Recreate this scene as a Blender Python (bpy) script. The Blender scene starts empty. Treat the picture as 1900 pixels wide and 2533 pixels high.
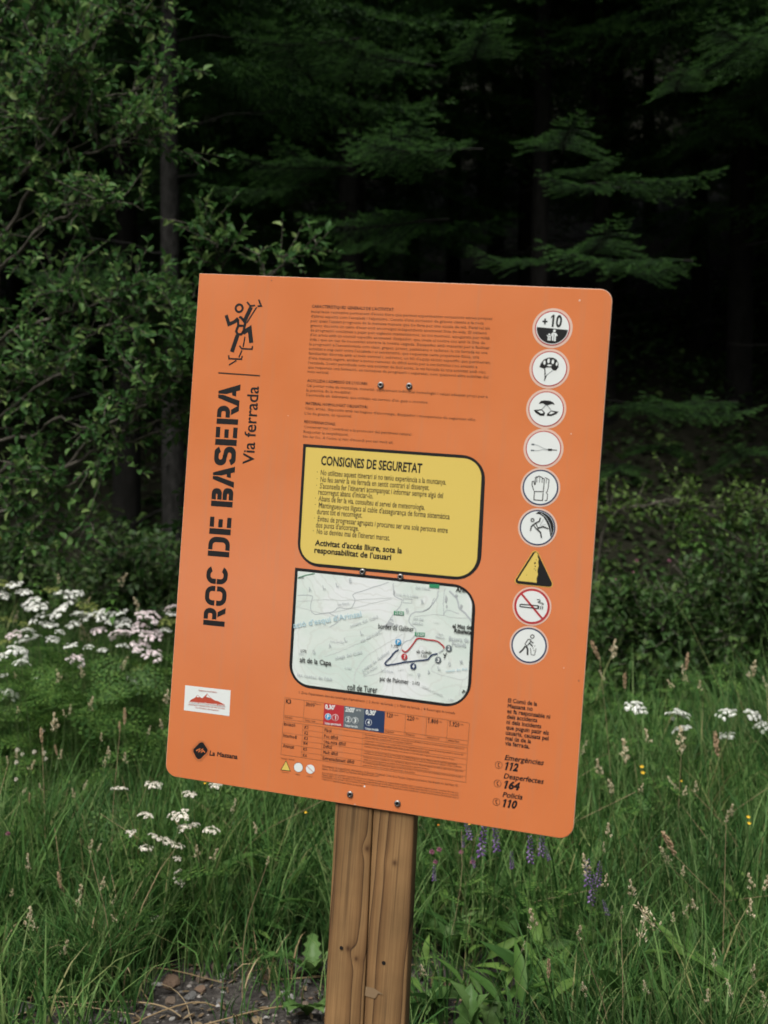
import bpy, math, random
import numpy as np
from mathutils import Vector, Matrix

# ------------------------------------------------------------------ camera, sky, sun, exposure
scene = bpy.context.scene
COL = scene.collection
rng = np.random.default_rng(11)
random.seed(11)
FPX, CX, CY = 2600.0, 950.0, 1266.5          # focal length and centre of the 1900 x 2533 photograph
CAM = np.array([0.0, 0.0, 1.5])
cd = bpy.data.cameras.new('camera')
cam = bpy.data.objects.new('camera', cd)
COL.objects.link(cam)
cam.location = CAM
cam.rotation_euler = (math.radians(90), 0, 0)
cd.sensor_fit = 'HORIZONTAL'
cd.sensor_width = 32.9
cd.lens = 32.9 * FPX / 1900.0
cd.clip_start, cd.clip_end = 0.05, 1000
cd.dof.use_dof = True
cd.dof.focus_distance = 2.15
cd.dof.aperture_fstop = 4.8
scene.camera = cam

SUN_EL, SUN_AZ = 60.0, 205.0                 # azimuth clockwise from +Y: behind the camera, to the left
world = bpy.data.worlds.new('World')
scene.world = world
world.use_nodes = True
wn, wl = world.node_tree.nodes, world.node_tree.links
bg = wn['Background']
sky = wn.new('ShaderNodeTexSky')
sky.sky_type = 'NISHITA'
sky.sun_disc = False
sky.sun_elevation = math.radians(SUN_EL)
sky.sun_rotation = math.radians(SUN_AZ)
sky.air_density, sky.dust_density, sky.ozone_density = 1.0, 6.0, 0.6
hsv = wn.new('ShaderNodeHueSaturation')
hsv.inputs['Saturation'].default_value = 0.35
wl.new(sky.outputs[0], hsv.inputs['Color'])
wl.new(hsv.outputs[0], bg.inputs['Color'])
bg.inputs['Strength'].default_value = 0.085
sd = bpy.data.lights.new('sun', 'SUN')
sd.energy = 2.3
sd.angle = math.radians(28)
sd.color = (1.0, 0.96, 0.90)
sun = bpy.data.objects.new('sun', sd)
COL.objects.link(sun)
e, a = math.radians(SUN_EL), math.radians(SUN_AZ)
sdir = Vector((math.sin(a) * math.cos(e), math.cos(a) * math.cos(e), math.sin(e)))
sun.rotation_euler = sdir.to_track_quat('Z', 'Y').to_euler()
scene.view_settings.view_transform = 'Standard'
scene.view_settings.look = 'None'
scene.view_settings.gamma = 1
scene.view_settings.use_curve_mapping = False
scene.view_settings.exposure = 0.74
scene.render.engine = 'CYCLES'
scene.cycles.max_bounces = 5
scene.cycles.diffuse_bounces = 3
scene.cycles.use_denoising = True

# ------------------------------------------------------------------ helpers
def ray(px, py):
    return np.array([(px - CX) / FPX, 1.0, -(py - CY) / FPX])

def at(px, py, d):                            # a point of the place from a photograph position and a distance
    return CAM + ray(px, py) * d

S = 1900.0 / 1659.0
def dat(x, y, d):
    return at(x * S, y * S, d)

def norm(v):
    v = np.asarray(v, float)
    return v / np.maximum(np.linalg.norm(v, axis=-1, keepdims=True), 1e-9)

_hash = np.random.default_rng(5).random((64, 64))
def vnoise(x, y):
    x, y = np.asarray(x, float), np.asarray(y, float)
    xi, yi = np.floor(x).astype(int), np.floor(y).astype(int)
    fx, fy = x - xi, y - yi
    fx, fy = fx * fx * (3 - 2 * fx), fy * fy * (3 - 2 * fy)
    h = lambda i, j: _hash[i % 64, j % 64]
    return (h(xi, yi) * (1 - fx) + h(xi + 1, yi) * fx) * (1 - fy) + (h(xi, yi + 1) * (1 - fx) + h(xi + 1, yi + 1) * fx) * fy

def gz(x, y):                                 # height of the ground
    x, y = np.asarray(x, float), np.asarray(y, float)
    t = np.clip(y - 3.0, 0, 5.0)
    z = 0.09 * t
    z = z + 0.55 * np.clip(y - 8.0, 0, 130) * np.clip((y - 8.0) / 4.0, 0, 1)
    near = np.clip((y - 1.0) / 2.0, 0, 1) * np.clip((14 - y) / 6.0, 0.2, 1)
    z = z + near * (0.10 * (vnoise(x * 0.9 + 7, y * 0.9) - 0.5) + 0.035 * (vnoise(x * 3.1, y * 3.1) - 0.5) + 0.012 * (vnoise(x * 11, y * 11) - 0.5))
    far = np.clip((y - 10) / 10, 0, 1)
    z = z + far * 2.2 * (vnoise(x * 0.12 + 3, y * 0.12 + 9) - 0.5)
    back = np.clip((-y - 27.0), 0, 60)  # unseen slope added behind the camera to darken the board's reflection
    return z + 0.75 * back * np.clip((-y - 27) / 5, 0, 1)

def ground_hit(px, py):
    r = ray(px, py)
    d = 1.0
    while d < 40:
        p = CAM + r * d
        if p[2] <= gz(p[0], p[1]):
            return p
        d += 0.01
    return CAM + r * 40

class Geo:                                    # collects triangles and quads; build() links them as one mesh object
    def __init__(self):
        self.V, self.T, self.Q, self.n = [], [], [], 0
    def add(self, V, F, m=0):
        V = np.asarray(V, float).reshape(-1, 3)
        F = np.asarray(F, int)
        if len(F):
            (self.T if F.shape[1] == 3 else self.Q).append((F + self.n, np.full(len(F), m)))
        self.V.append(V)
        self.n += len(V)
        return self
    def arrays(self):
        V = np.concatenate(self.V) if self.V else np.zeros((0, 3))
        T = np.concatenate([f for f, m in self.T]) if self.T else np.zeros((0, 3), int)
        Q = np.concatenate([f for f, m in self.Q]) if self.Q else np.zeros((0, 4), int)
        mt = np.concatenate([m for f, m in self.T]) if self.T else np.zeros(0, int)
        mq = np.concatenate([m for f, m in self.Q]) if self.Q else np.zeros(0, int)
        return V, T, Q, mt, mq
    def mesh(self, name, mats, smooth=False):
        V, T, Q, mt, mq = self.arrays()
        me = bpy.data.meshes.new(name)
        me.vertices.add(len(V))
        me.vertices.foreach_set('co', V.astype(np.float32).ravel())
        nl = len(T) * 3 + len(Q) * 4
        me.loops.add(nl)
        me.loops.foreach_set('vertex_index', np.concatenate([T.ravel(), Q.ravel()]).astype(np.int32))
        me.polygons.add(len(T) + len(Q))
        st = np.concatenate([np.arange(len(T)) * 3, len(T) * 3 + np.arange(len(Q)) * 4]).astype(np.int32)
        me.polygons.foreach_set('loop_start', st)
        me.polygons.foreach_set('material_index', np.concatenate([mt, mq]).astype(np.int32))
        if smooth:
            me.polygons.foreach_set('use_smooth', np.ones(len(T) + len(Q), bool))
        for m in (mats if isinstance(mats, (list, tuple)) else [mats]):
            me.materials.append(m)
        me.update(calc_edges=True)
        me.validate()
        return me
    def build(self, name, mats, parent=None, smooth=False):
        return link(name, self.mesh(name, mats, smooth), parent)

def link(name, me, parent=None, loc=None, mat=None):
    o = bpy.data.objects.new(name, me)
    COL.objects.link(o)
    if parent is not None:
        o.parent = parent
    if mat is not None:
        o.matrix_local = mat
    elif loc is not None:
        o.location = loc
    return o

def tag(o, label=None, cat=None, group=None, kind=None):
    for k, v in (('label', label), ('category', cat), ('group', group), ('kind', kind)):
        if v:
            o[k] = v
    return o

def thing(name, label, cat, loc=(0, 0, 0), group=None):
    o = bpy.data.objects.new(name, None)
    COL.objects.link(o)
    o.location = loc
    o.empty_display_size = 0.05
    return tag(o, label, cat, group)

ORD = ['', 'first', 'second', 'third', 'fourth', 'fifth', 'sixth', 'seventh', 'eighth', 'ninth', 'tenth', 'eleventh', 'twelfth',
       'thirteenth', 'fourteenth', 'fifteenth', 'sixteenth', 'seventeenth', 'eighteenth', 'nineteenth', 'twentieth']
def ordinal(n):
    if n < 21:
        return ORD[n]
    tens = {2: 'twenty', 3: 'thirty', 4: 'forty', 5: 'fifty'}[n // 10]
    return tens + '-' + ORD[n % 10] if n % 10 else tens[:-1] + 'ieth'

def tube(P, R, sides=5):
    P = np.asarray(P, float)
    R = np.broadcast_to(np.asarray(R, float), (len(P),))
    Tn = norm(np.gradient(P, axis=0))
    ref = np.array([0.31, 0.2, 0.93]) if abs(Tn[0][2]) < 0.9 else np.array([0.9, 0.3, 0.1])
    A = norm(np.cross(Tn, ref))
    B = np.cross(Tn, A)
    an = np.linspace(0, 2 * np.pi, sides, endpoint=False)
    V = P[:, None] + R[:, None, None] * (np.cos(an)[None, :, None] * A[:, None] + np.sin(an)[None, :, None] * B[:, None])
    n = len(P)
    i, j = np.meshgrid(np.arange(n - 1), np.arange(sides), indexing='ij')
    k = (j + 1) % sides
    F = np.stack([i * sides + j, i * sides + k, (i + 1) * sides + k, (i + 1) * sides + j], -1).reshape(-1, 4)
    return V.reshape(-1, 3), F

def spline(P, n):
    P = np.asarray(P, float)
    if len(P) == 2:
        return P[0] + np.linspace(0, 1, n)[:, None] * (P[1] - P[0])
    Q = np.vstack([2 * P[0] - P[1], P, 2 * P[-1] - P[-2]])
    t = np.linspace(0, len(P) - 1 - 1e-6, n)
    i = t.astype(int)
    f = (t - i)[:, None]
    a, b, c, d = Q[i], Q[i + 1], Q[i + 2], Q[i + 3]
    return 0.5 * (2 * b + (c - a) * f + (2 * a - 5 * b + 4 * c - d) * f ** 2 + (3 * b - a - 3 * c + d) * f ** 3)

def rotz(a):
    a = np.asarray(a, float)
    c, s = np.cos(a), np.sin(a)
    M = np.zeros(a.shape + (3, 3))
    M[..., 0, 0], M[..., 0, 1], M[..., 1, 0], M[..., 1, 1], M[..., 2, 2] = c, -s, s, c, 1
    return M

def frame(D, U):                              # columns: x along D, y sideways, z near U
    D = norm(D)
    Y = norm(np.cross(U, D))
    Z = np.cross(D, Y)
    return np.stack([D, Y, Z], -1)

def scatter(geo, V, F, M, T, m=0):            # copies of one small shape written into one mesh
    V, F = np.asarray(V, float), np.asarray(F, int)
    n = len(T)
    if n == 0:
        return
    W = np.einsum('nij,kj->nki', M, V) + T[:, None]
    G = (F[None] + (np.arange(n) * len(V))[:, None, None]).reshape(-1, F.shape[1])
    geo.add(W.reshape(-1, 3), G, m)

# ------------------------------------------------------------------ materials
def mat(name, base, rough=0.6, spec=0.3):
    m = bpy.data.materials.new(name)
    m.use_nodes = True
    b = m.node_tree.nodes['Principled BSDF']
    b.inputs['Base Color'].default_value = (*base, 1)
    b.inputs['Roughness'].default_value = rough
    b.inputs['Specular IOR Level'].default_value = spec
    return m

def N(m, t, **kw):
    n = m.node_tree.nodes.new(t)
    for k, v in kw.items():
        if k in n.inputs:
            n.inputs[k].default_value = v
        else:
            setattr(n, k, v)
    return n

def L(m, a, b):
    m.node_tree.links.new(a, b)

def ramp(m, stops, fac):
    r = N(m, 'ShaderNodeValToRGB')
    els = r.color_ramp.elements
    while len(els) < len(stops):
        els.new(0.5)
    for e_, (p, c) in zip(els, stops):
        e_.position = p
        e_.color = (*c, 1) if len(c) == 3 else c
    L(m, fac, r.inputs[0])
    return r.outputs[0]

def math_(m, op, a, b=None):
    n = N(m, 'ShaderNodeMath', operation=op)
    for i, v in enumerate((a, b)):
        if v is None:
            continue
        if isinstance(v, (int, float)):
            n.inputs[i].default_value = v
        else:
            L(m, v, n.inputs[i])
    return n.outputs[0]

def mixc(m, fac, a, b, mode='MIX'):
    n = N(m, 'ShaderNodeMix', data_type='RGBA', blend_type=mode)
    for s, v in ((n.inputs[0], fac), (n.inputs[6], a), (n.inputs[7], b)):
        if isinstance(v, (int, float)):
            s.default_value = v
        elif isinstance(v, tuple):
            s.default_value = (*v, 1)
        else:
            L(m, v, s)
    return n.outputs[2]

def foliage(name, stops, rough=0.5, trans=0.35, spec=0.25, patch=0.0):
    """leaf material: every leaf (mesh island) has a tint of its own"""
    m = mat(name, stops[0][1], rough, spec)
    b = m.node_tree.nodes['Principled BSDF']
    g = N(m, 'ShaderNodeNewGeometry')
    c = ramp(m, stops, g.outputs['Random Per Island'])
    if patch:
        tc = N(m, 'ShaderNodeTexCoord')
        nz = N(m, 'ShaderNodeTexNoise', Scale=2.3, Detail=3.0)
        L(m, tc.outputs['Object'], nz.inputs['Vector'])
        c = mixc(m, patch, c, ramp(m, [(0.3, (0.55, 0.62, 0.6)), (0.7, (1.3, 1.25, 1.0))], nz.outputs['Fac']), 'MULTIPLY')
    L(m, c, b.inputs['Base Color'])
    t = N(m, 'ShaderNodeBsdfTranslucent')
    L(m, c, t.inputs['Color'])
    mx = N(m, 'ShaderNodeMixShader')
    mx.inputs[0].default_value = trans
    L(m, b.outputs[0], mx.inputs[1])
    L(m, t.outputs[0], mx.inputs[2])
    L(m, mx.outputs[0], m.node_tree.nodes['Material Output'].inputs['Surface'])
    return m

def bark(name, dark, light, scale=14.0):
    m = mat(name, dark, 0.9, 0.15)
    b = m.node_tree.nodes['Principled BSDF']
    tc = N(m, 'ShaderNodeTexCoord')
    mp = N(m, 'ShaderNodeMapping')
    mp.inputs['Scale'].default_value = (1, 1, 0.45)
    L(m, tc.outputs['Object'], mp.inputs['Vector'])
    nz = N(m, 'ShaderNodeTexNoise', Scale=scale, Detail=6.0, Roughness=0.65)
    L(m, mp.outputs[0], nz.inputs['Vector'])
    L(m, ramp(m, [(0.35, dark), (0.7, light)], nz.outputs['Fac']), b.inputs['Base Color'])
    bp = N(m, 'ShaderNodeBump', Strength=0.5, Distance=0.02)
    L(m, nz.outputs['Fac'], bp.inputs['Height'])
    L(m, bp.outputs[0], b.inputs['Normal'])
    return m

M_GRASS = foliage('grass_blade', [(0, (0.026, 0.076, 0.022)), (0.3, (0.056, 0.14, 0.04)), (0.62, (0.102, 0.205, 0.06)), (0.93, (0.185, 0.28, 0.105)), (1, (0.3, 0.27, 0.14))], 0.5, 0.4, 0.12, 0.6)
M_DRY = foliage('dry_stalk', [(0, (0.24, 0.17, 0.09)), (1, (0.42, 0.33, 0.2))], 0.7, 0.15, 0.2)
M_HERB = foliage('herb_leaf', [(0, (0.032, 0.084, 0.022)), (0.6, (0.07, 0.15, 0.034)), (1, (0.13, 0.22, 0.055))], 0.5, 0.35, 0.15, 0.5)
M_BROAD = foliage('broad_leaf', [(0, (0.065, 0.145, 0.035)), (1, (0.115, 0.2, 0.06))], 0.5, 0.3, 0.3)
M_SHRUB = foliage('shrub_leaf', [(0, (0.024, 0.068, 0.019)), (0.5, (0.052, 0.125, 0.034)), (0.85, (0.1, 0.185, 0.052)), (1, (0.18, 0.25, 0.085))], 0.5, 0.4, 0.15)
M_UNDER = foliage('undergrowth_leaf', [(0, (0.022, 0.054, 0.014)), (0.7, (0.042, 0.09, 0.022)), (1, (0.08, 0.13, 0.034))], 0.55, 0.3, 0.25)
M_MOSS = foliage('pale_leaf', [(0, (0.06, 0.12, 0.025)), (1, (0.11, 0.18, 0.04))], 0.55, 0.35, 0.2)
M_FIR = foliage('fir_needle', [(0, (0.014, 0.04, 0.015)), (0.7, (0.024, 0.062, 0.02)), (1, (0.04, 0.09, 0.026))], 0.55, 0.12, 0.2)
M_FIRTIP = foliage('fir_needle_new', [(0, (0.036, 0.098, 0.024)), (1, (0.075, 0.165, 0.04))], 0.55, 0.25, 0.2)  # young shoots, lightened further to stand for light on the bough tips
M_STEM = foliage('green_stem', [(0, (0.05, 0.09, 0.03)), (1, (0.09, 0.13, 0.045))], 0.5, 0.1, 0.25)
M_WHITE = foliage('white_petal', [(0, (0.74, 0.76, 0.70)), (1, (0.88, 0.88, 0.86))], 0.6, 0.3, 0.15)
M_PINK = foliage('pink_petal', [(0, (0.76, 0.62, 0.65)), (1, (0.88, 0.83, 0.83))], 0.6, 0.3, 0.15)
M_CREAM = foliage('cream_petal', [(0, (0.68, 0.63, 0.53)), (1, (0.86, 0.82, 0.75))], 0.6, 0.3, 0.15)
M_BUD = foliage('green_bud', [(0, (0.16, 0.2, 0.05)), (1, (0.3, 0.34, 0.1))], 0.6, 0.25, 0.15)
M_SEED = foliage('seed_husk', [(0, (0.36, 0.29, 0.17)), (0.6, (0.62, 0.54, 0.36)), (1, (0.78, 0.73, 0.55))], 0.7, 0.25, 0.15)
M_SEEDB = foliage('brown_husk', [(0, (0.27, 0.18, 0.1)), (1, (0.5, 0.36, 0.24))], 0.7, 0.2, 0.15)
M_VETCH = foliage('purple_petal', [(0, (0.15, 0.07, 0.25)), (0.7, (0.27, 0.15, 0.41)), (1, (0.44, 0.32, 0.56))], 0.6, 0.3, 0.15)
M_CLOVER = foliage('clover_petal', [(0, (0.28, 0.09, 0.16)), (1, (0.5, 0.24, 0.33))], 0.6, 0.3, 0.15)
M_YELLOW = foliage('yellow_petal', [(0, (0.6, 0.36, 0.02)), (1, (0.8, 0.55, 0.06))], 0.6, 0.3, 0.15)
M_ORANGE = foliage('orange_leaf', [(0, (0.4, 0.14, 0.02)), (1, (0.55, 0.25, 0.03))], 0.6, 0.3, 0.15)
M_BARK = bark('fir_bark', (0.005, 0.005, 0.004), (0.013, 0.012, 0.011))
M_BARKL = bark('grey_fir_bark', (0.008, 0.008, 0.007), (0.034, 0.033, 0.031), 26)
M_TWIG = bark('shrub_bark', (0.04, 0.037, 0.03), (0.12, 0.11, 0.09), 30)

# ------------------------------------------------------------------ ground: one sheet to the horizon
def axis(lo, hi, fine_lo, fine_hi, step):
    f = np.arange(fine_lo, fine_hi + step / 2, step)
    g = [step * 1.25 ** k for k in range(1, 60)]
    up = fine_hi + np.cumsum(g)
    dn = fine_lo - np.cumsum(g)
    return np.concatenate([[lo], dn[dn > lo][::-1], f, up[up < hi], [hi]])
gx = axis(-260, 260, -2.6, 2.6, 0.06)
gy = axis(-260, 140, 2.3, 8.0, 0.06)
X, Y = np.meshgrid(gx, gy, indexing='ij')
Z = gz(X, Y)
nx, ny = len(gx), len(gy)
i, j = np.meshgrid(np.arange(nx - 1), np.arange(ny - 1), indexing='ij')
F = np.stack([i * ny + j, (i + 1) * ny + j, (i + 1) * ny + j + 1, i * ny + j + 1], -1).reshape(-1, 4)
M_GROUND = mat('soil_and_gravel', (0.1, 0.09, 0.08), 0.95, 0.15)
def _ground():
    m = M_GROUND
    b = m.node_tree.nodes['Principled BSDF']
    tc = N(m, 'ShaderNodeTexCoord')
    n1 = N(m, 'ShaderNodeTexNoise', Scale=1.7, Detail=6.0)
    n2 = N(m, 'ShaderNodeTexNoise', Scale=38.0, Detail=6.0, Roughness=0.7)
    vo = N(m, 'ShaderNodeTexVoronoi', Scale=75.0)
    for n in (n1, n2, vo):
        L(m, tc.outputs['Object'], n.inputs['Vector'])
    soil = ramp(m, [(0.3, (0.02, 0.018, 0.017)), (0.6, (0.05, 0.046, 0.042)), (0.8, (0.105, 0.098, 0.09))], n2.outputs['Fac'])
    bw = N(m, 'ShaderNodeRGBToBW')
    L(m, vo.outputs['Color'], bw.inputs[0])
    chips = mixc(m, 0.7, soil, ramp(m, [(0.2, (0.5, 0.5, 0.5)), (0.8, (1.5, 1.48, 1.45))], bw.outputs[0]), 'MULTIPLY')
    sep = N(m, 'ShaderNodeSeparateXYZ')
    L(m, tc.outputs['Object'], sep.inputs[0])
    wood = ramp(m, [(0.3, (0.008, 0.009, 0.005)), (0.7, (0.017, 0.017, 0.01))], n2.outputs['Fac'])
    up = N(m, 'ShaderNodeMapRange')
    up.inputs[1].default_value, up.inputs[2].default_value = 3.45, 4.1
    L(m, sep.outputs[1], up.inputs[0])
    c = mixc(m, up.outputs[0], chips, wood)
    sheen_patch = ramp(m, [(0.3, (0.5, 0.49, 0.47)), (0.7, (0.66, 0.65, 0.63))], n2.outputs['Fac'])  # pale ground added behind the camera, mirrored as sheen on the board
    rd = N(m, 'ShaderNodeMapRange')
    rd.inputs[1].default_value, rd.inputs[2].default_value = -9.5, -10.8
    L(m, sep.outputs[1], rd.inputs[0])
    rb = N(m, 'ShaderNodeMapRange')
    rb.inputs[1].default_value, rb.inputs[2].default_value = -27.5, -26.5
    L(m, sep.outputs[1], rb.inputs[0])
    rx = N(m, 'ShaderNodeMapRange')
    rx.inputs[1].default_value, rx.inputs[2].default_value = -4.5, -8.0
    L(m, sep.outputs[0], rx.inputs[0])
    c = mixc(m, math_(m, 'MULTIPLY', math_(m, 'MULTIPLY', rd.outputs[0], rb.outputs[0]), rx.outputs[0]), c, sheen_patch)
    hb = N(m, 'ShaderNodeMapRange')
    hb.inputs[1].default_value, hb.inputs[2].default_value = -26.6, -28.0
    L(m, sep.outputs[1], hb.inputs[0])
    c = mixc(m, hb.outputs[0], c, (0.03, 0.05, 0.018))  # dark green of the added slope that the board mirrors
    L(m, c, b.inputs['Base Color'])
    bp = N(m, 'ShaderNodeBump', Strength=0.7, Distance=0.01)
    L(m, n2.outputs['Fac'], bp.inputs['Height'])
    L(m, bp.outputs[0], b.inputs['Normal'])
_ground()
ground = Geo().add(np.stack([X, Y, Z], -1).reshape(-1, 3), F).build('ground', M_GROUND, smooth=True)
tag(ground, 'dark gravelly soil rising into a wooded hillside', None, None, 'structure')

# ------------------------------------------------------------------ the trail sign
_u, _v = norm([0.9686, -0.2322, -0.0888]), norm([0.0706, -0.0121, 0.9974])
_b, _d = norm(_u + _v), norm(_u - _v)
BU, BV = (_b + _d) / math.sqrt(2), (_b - _d) / math.sqrt(2)
BW = np.cross(BU, BV)                          # out of the board, towards the reader
BO = np.array([-0.380, 1.823, 1.043])
PXM = 0.000690                                 # metres of board per photograph pixel, about

def uv(p):
    r = ray(p[0], p[1])
    t = np.dot(BO - CAM, BW) / np.dot(r, BW)
    q = CAM + r * t - BO
    return np.array([q @ BU, q @ BV])

def uvs(pts, z=None):
    if z:
        ox, oy, k = z
        pts = [(ox + x * k, oy + y * k) for x, y in pts]
    return np.array([uv(p) for p in pts])

# zoomed views of the photograph: origin and scale
Z1 = (400, 660, 600 / 1659)
Z2 = (400, 1200, 320 / 931)
Z3 = (720, 720, 520 / 1659)
Z4 = (700, 1080, 540 / 1659)
Z5 = (690, 1390, 520 / 1659)
Z6 = (670, 1690, 520 / 1659)
Z7 = (1230, 730, 300 / 1327)
Z8 = (1230, 1220, 300 / 1508)
Z9 = (1180, 1680, 300 / 1580)
ZP = (760, 1930, 320 / 1174)
LAY = 0.00022

def flatmat(name, c, rough=0.28, spec=0.9):
    return mat(name, c, rough, spec)
INK = flatmat('black_ink', (0.010, 0.010, 0.011), 0.35, 0.45)
PAPER = flatmat('white_print', (0.66, 0.70, 0.69))
PINKW = flatmat('pale_print', (0.62, 0.45, 0.37))
RED = flatmat('red_print', (0.40, 0.022, 0.03))
NAVY = flatmat('navy_print', (0.012, 0.03, 0.09))
BLUE = flatmat('blue_print', (0.02, 0.25, 0.5))
GREY = flatmat('grey_print', (0.10, 0.125, 0.14))
LGREY = flatmat('light_grey_print', (0.36, 0.39, 0.40))
GREEN = flatmat('green_print', (0.02, 0.22, 0.10))
YELLOW = flatmat('yellow_print', (0.62, 0.47, 0.105))
OINK = flatmat('fine_ink', (0.062, 0.022, 0.01))
HAIR = flatmat('rule_ink', (0.26, 0.095, 0.035))
PALEBLUE = flatmat('pale_blue_print', (0.36, 0.53, 0.6))
RUST = flatmat('rust_print', (0.42, 0.06, 0.03))

def _orange():
    m = mat('orange_board', (0.60, 0.172, 0.052), 0.25, 1.0)
    b = m.node_tree.nodes['Principled BSDF']
    tc = N(m, 'ShaderNodeTexCoord')
    nz = N(m, 'ShaderNodeTexNoise', Scale=9.0, Detail=4.0)
    L(m, tc.outputs['Object'], nz.inputs['Vector'])
    c = ramp(m, [(0.3, (0.585, 0.166, 0.05)), (0.7, (0.615, 0.18, 0.056))], nz.outputs['Fac'])
    mp = N(m, 'ShaderNodeMapping')
    mp.inputs['Scale'].default_value = (60, 3, 60)
    L(m, tc.outputs['Object'], mp.inputs['Vector'])
    n3 = N(m, 'ShaderNodeTexNoise', Scale=1.0, Detail=5.0, Roughness=0.65)
    L(m, mp.outputs[0], n3.inputs['Vector'])
    c = mixc(m, ramp(m, [(0.52, (0, 0, 0)), (0.85, (0.45, 0.45, 0.45))], n3.outputs['Fac']), c, (0.42, 0.2, 0.11))
    L(m, c, b.inputs['Base Color'])
    n2 = N(m, 'ShaderNodeTexNoise', Scale=420.0, Detail=2.0)
    L(m, tc.outputs['Object'], n2.inputs['Vector'])
    bp = N(m, 'ShaderNodeBump', Strength=0.06, Distance=0.001)
    L(m, n2.outputs['Fac'], bp.inputs['Height'])
    L(m, bp.outputs[0], b.inputs['Normal'])
    b.inputs['Coat Weight'].default_value = 0.8
    b.inputs['Coat Roughness'].default_value = 0.2
    L(m, ramp(m, [(0.3, (0.21,) * 3), (0.7, (0.27,) * 3)], nz.outputs['Fac']), b.inputs['Roughness'])
    return m
ORANGE = _orange()
EDGE = mat('board_edge', (0.62, 0.42, 0.32), 0.5)

class Print:                                   # flat print lying on the board, one mesh per part
    def __init__(self):
        self.V, self.F, self.M, self.mats = [], [], [], []
    def mi(self, m):
        if m not in self.mats:
            self.mats.append(m)
        return self.mats.index(m)
    def poly(self, q, m, lay=1):
        q = np.asarray(q, float)
        a = 0.5 * np.sum(q[:, 0] * np.roll(q[:, 1], -1) - q[:, 1] * np.roll(q[:, 0], -1))
        if a < 0:
            q = q[::-1]
        n = len(self.V)
        self.V += [(x, y, lay * LAY) for x, y in q]
        self.F.append(tuple(range(n, n + len(q))))
        self.M.append(self.mi(m))
    def strip(self, q, w, m, lay=1, closed=False):
        q = np.asarray(q, float)
        n = len(q)
        seg = norm(np.roll(q, -1, 0) - q)
        nrm = np.stack([-seg[:, 1], seg[:, 0]], -1)
        off = np.zeros_like(q)
        for k in range(n):
            a = nrm[k - 1] if (closed or k > 0) else nrm[0]
            b = nrm[k] if (closed or k < n - 1) else nrm[n - 2]
            s = norm(a + b)
            off[k] = s / max(0.45, float(s @ b))
        Lq, Rq = q + off * w / 2, q - off * w / 2
        base = len(self.V)
        for k in range(n):
            self.V += [(*Lq[k], lay * LAY), (*Rq[k], lay * LAY)]
        for k in range(n if closed else n - 1):
            a, b = base + 2 * k, base + 2 * ((k + 1) % n)
            self.F.append((a, a + 1, b + 1, b))
            self.M.append(self.mi(m))
    def disc(self, c, r, m, lay=1, n=40, sx=1.0):
        t = np.linspace(0, 2 * np.pi, n, endpoint=False)
        self.poly(np.stack([c[0] + r * sx * np.cos(t), c[1] + r * np.sin(t)], -1), m, lay)
    def ring(self, c, r, w, m, lay=1, n=44):
        t = np.linspace(0, 2 * np.pi, n, endpoint=False)
        self.strip(np.stack([c[0] + r * np.cos(t), c[1] + r * np.sin(t)], -1), w, m, lay, True)
    def text(self, s, p0, p1, cap, m, lay=1, bold=0.0, shear=0.0, res=2):
        """s set on the baseline from uv point p0 to p1 (as wide as that), capital height in metres"""
        V, F = glyphs(s, bold, res)
        p0, p1 = np.asarray(p0), np.asarray(p1)
        x0, x1 = V[:, 0].min(), V[:, 0].max()
        d = p1 - p0
        k = np.linalg.norm(d) / max(1e-6, x1 - x0)
        d = d / np.linalg.norm(d)
        up = np.array([-d[1], d[0]])
        y = V[:, 1] * cap * 1.06 / CAPH
        x = (V[:, 0] - x0) * k + y * shear
        q = p0 + x[:, None] * d + y[:, None] * up
        n = len(self.V)
        self.V += [(a, b, lay * LAY) for a, b in q]
        self.F += [tuple(i + n for i in f) for f in F]
        self.M += [self.mi(m)] * len(F)
    def build(self, name, parent):
        me = bpy.data.meshes.new(name)
        me.from_pydata([tuple(map(float, v)) for v in self.V], [], self.F)
        me.polygons.foreach_set('material_index', np.array(self.M, np.int32))
        for m in self.mats:
            me.materials.append(m)
        me.update()
        return link(name, me, parent)

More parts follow.
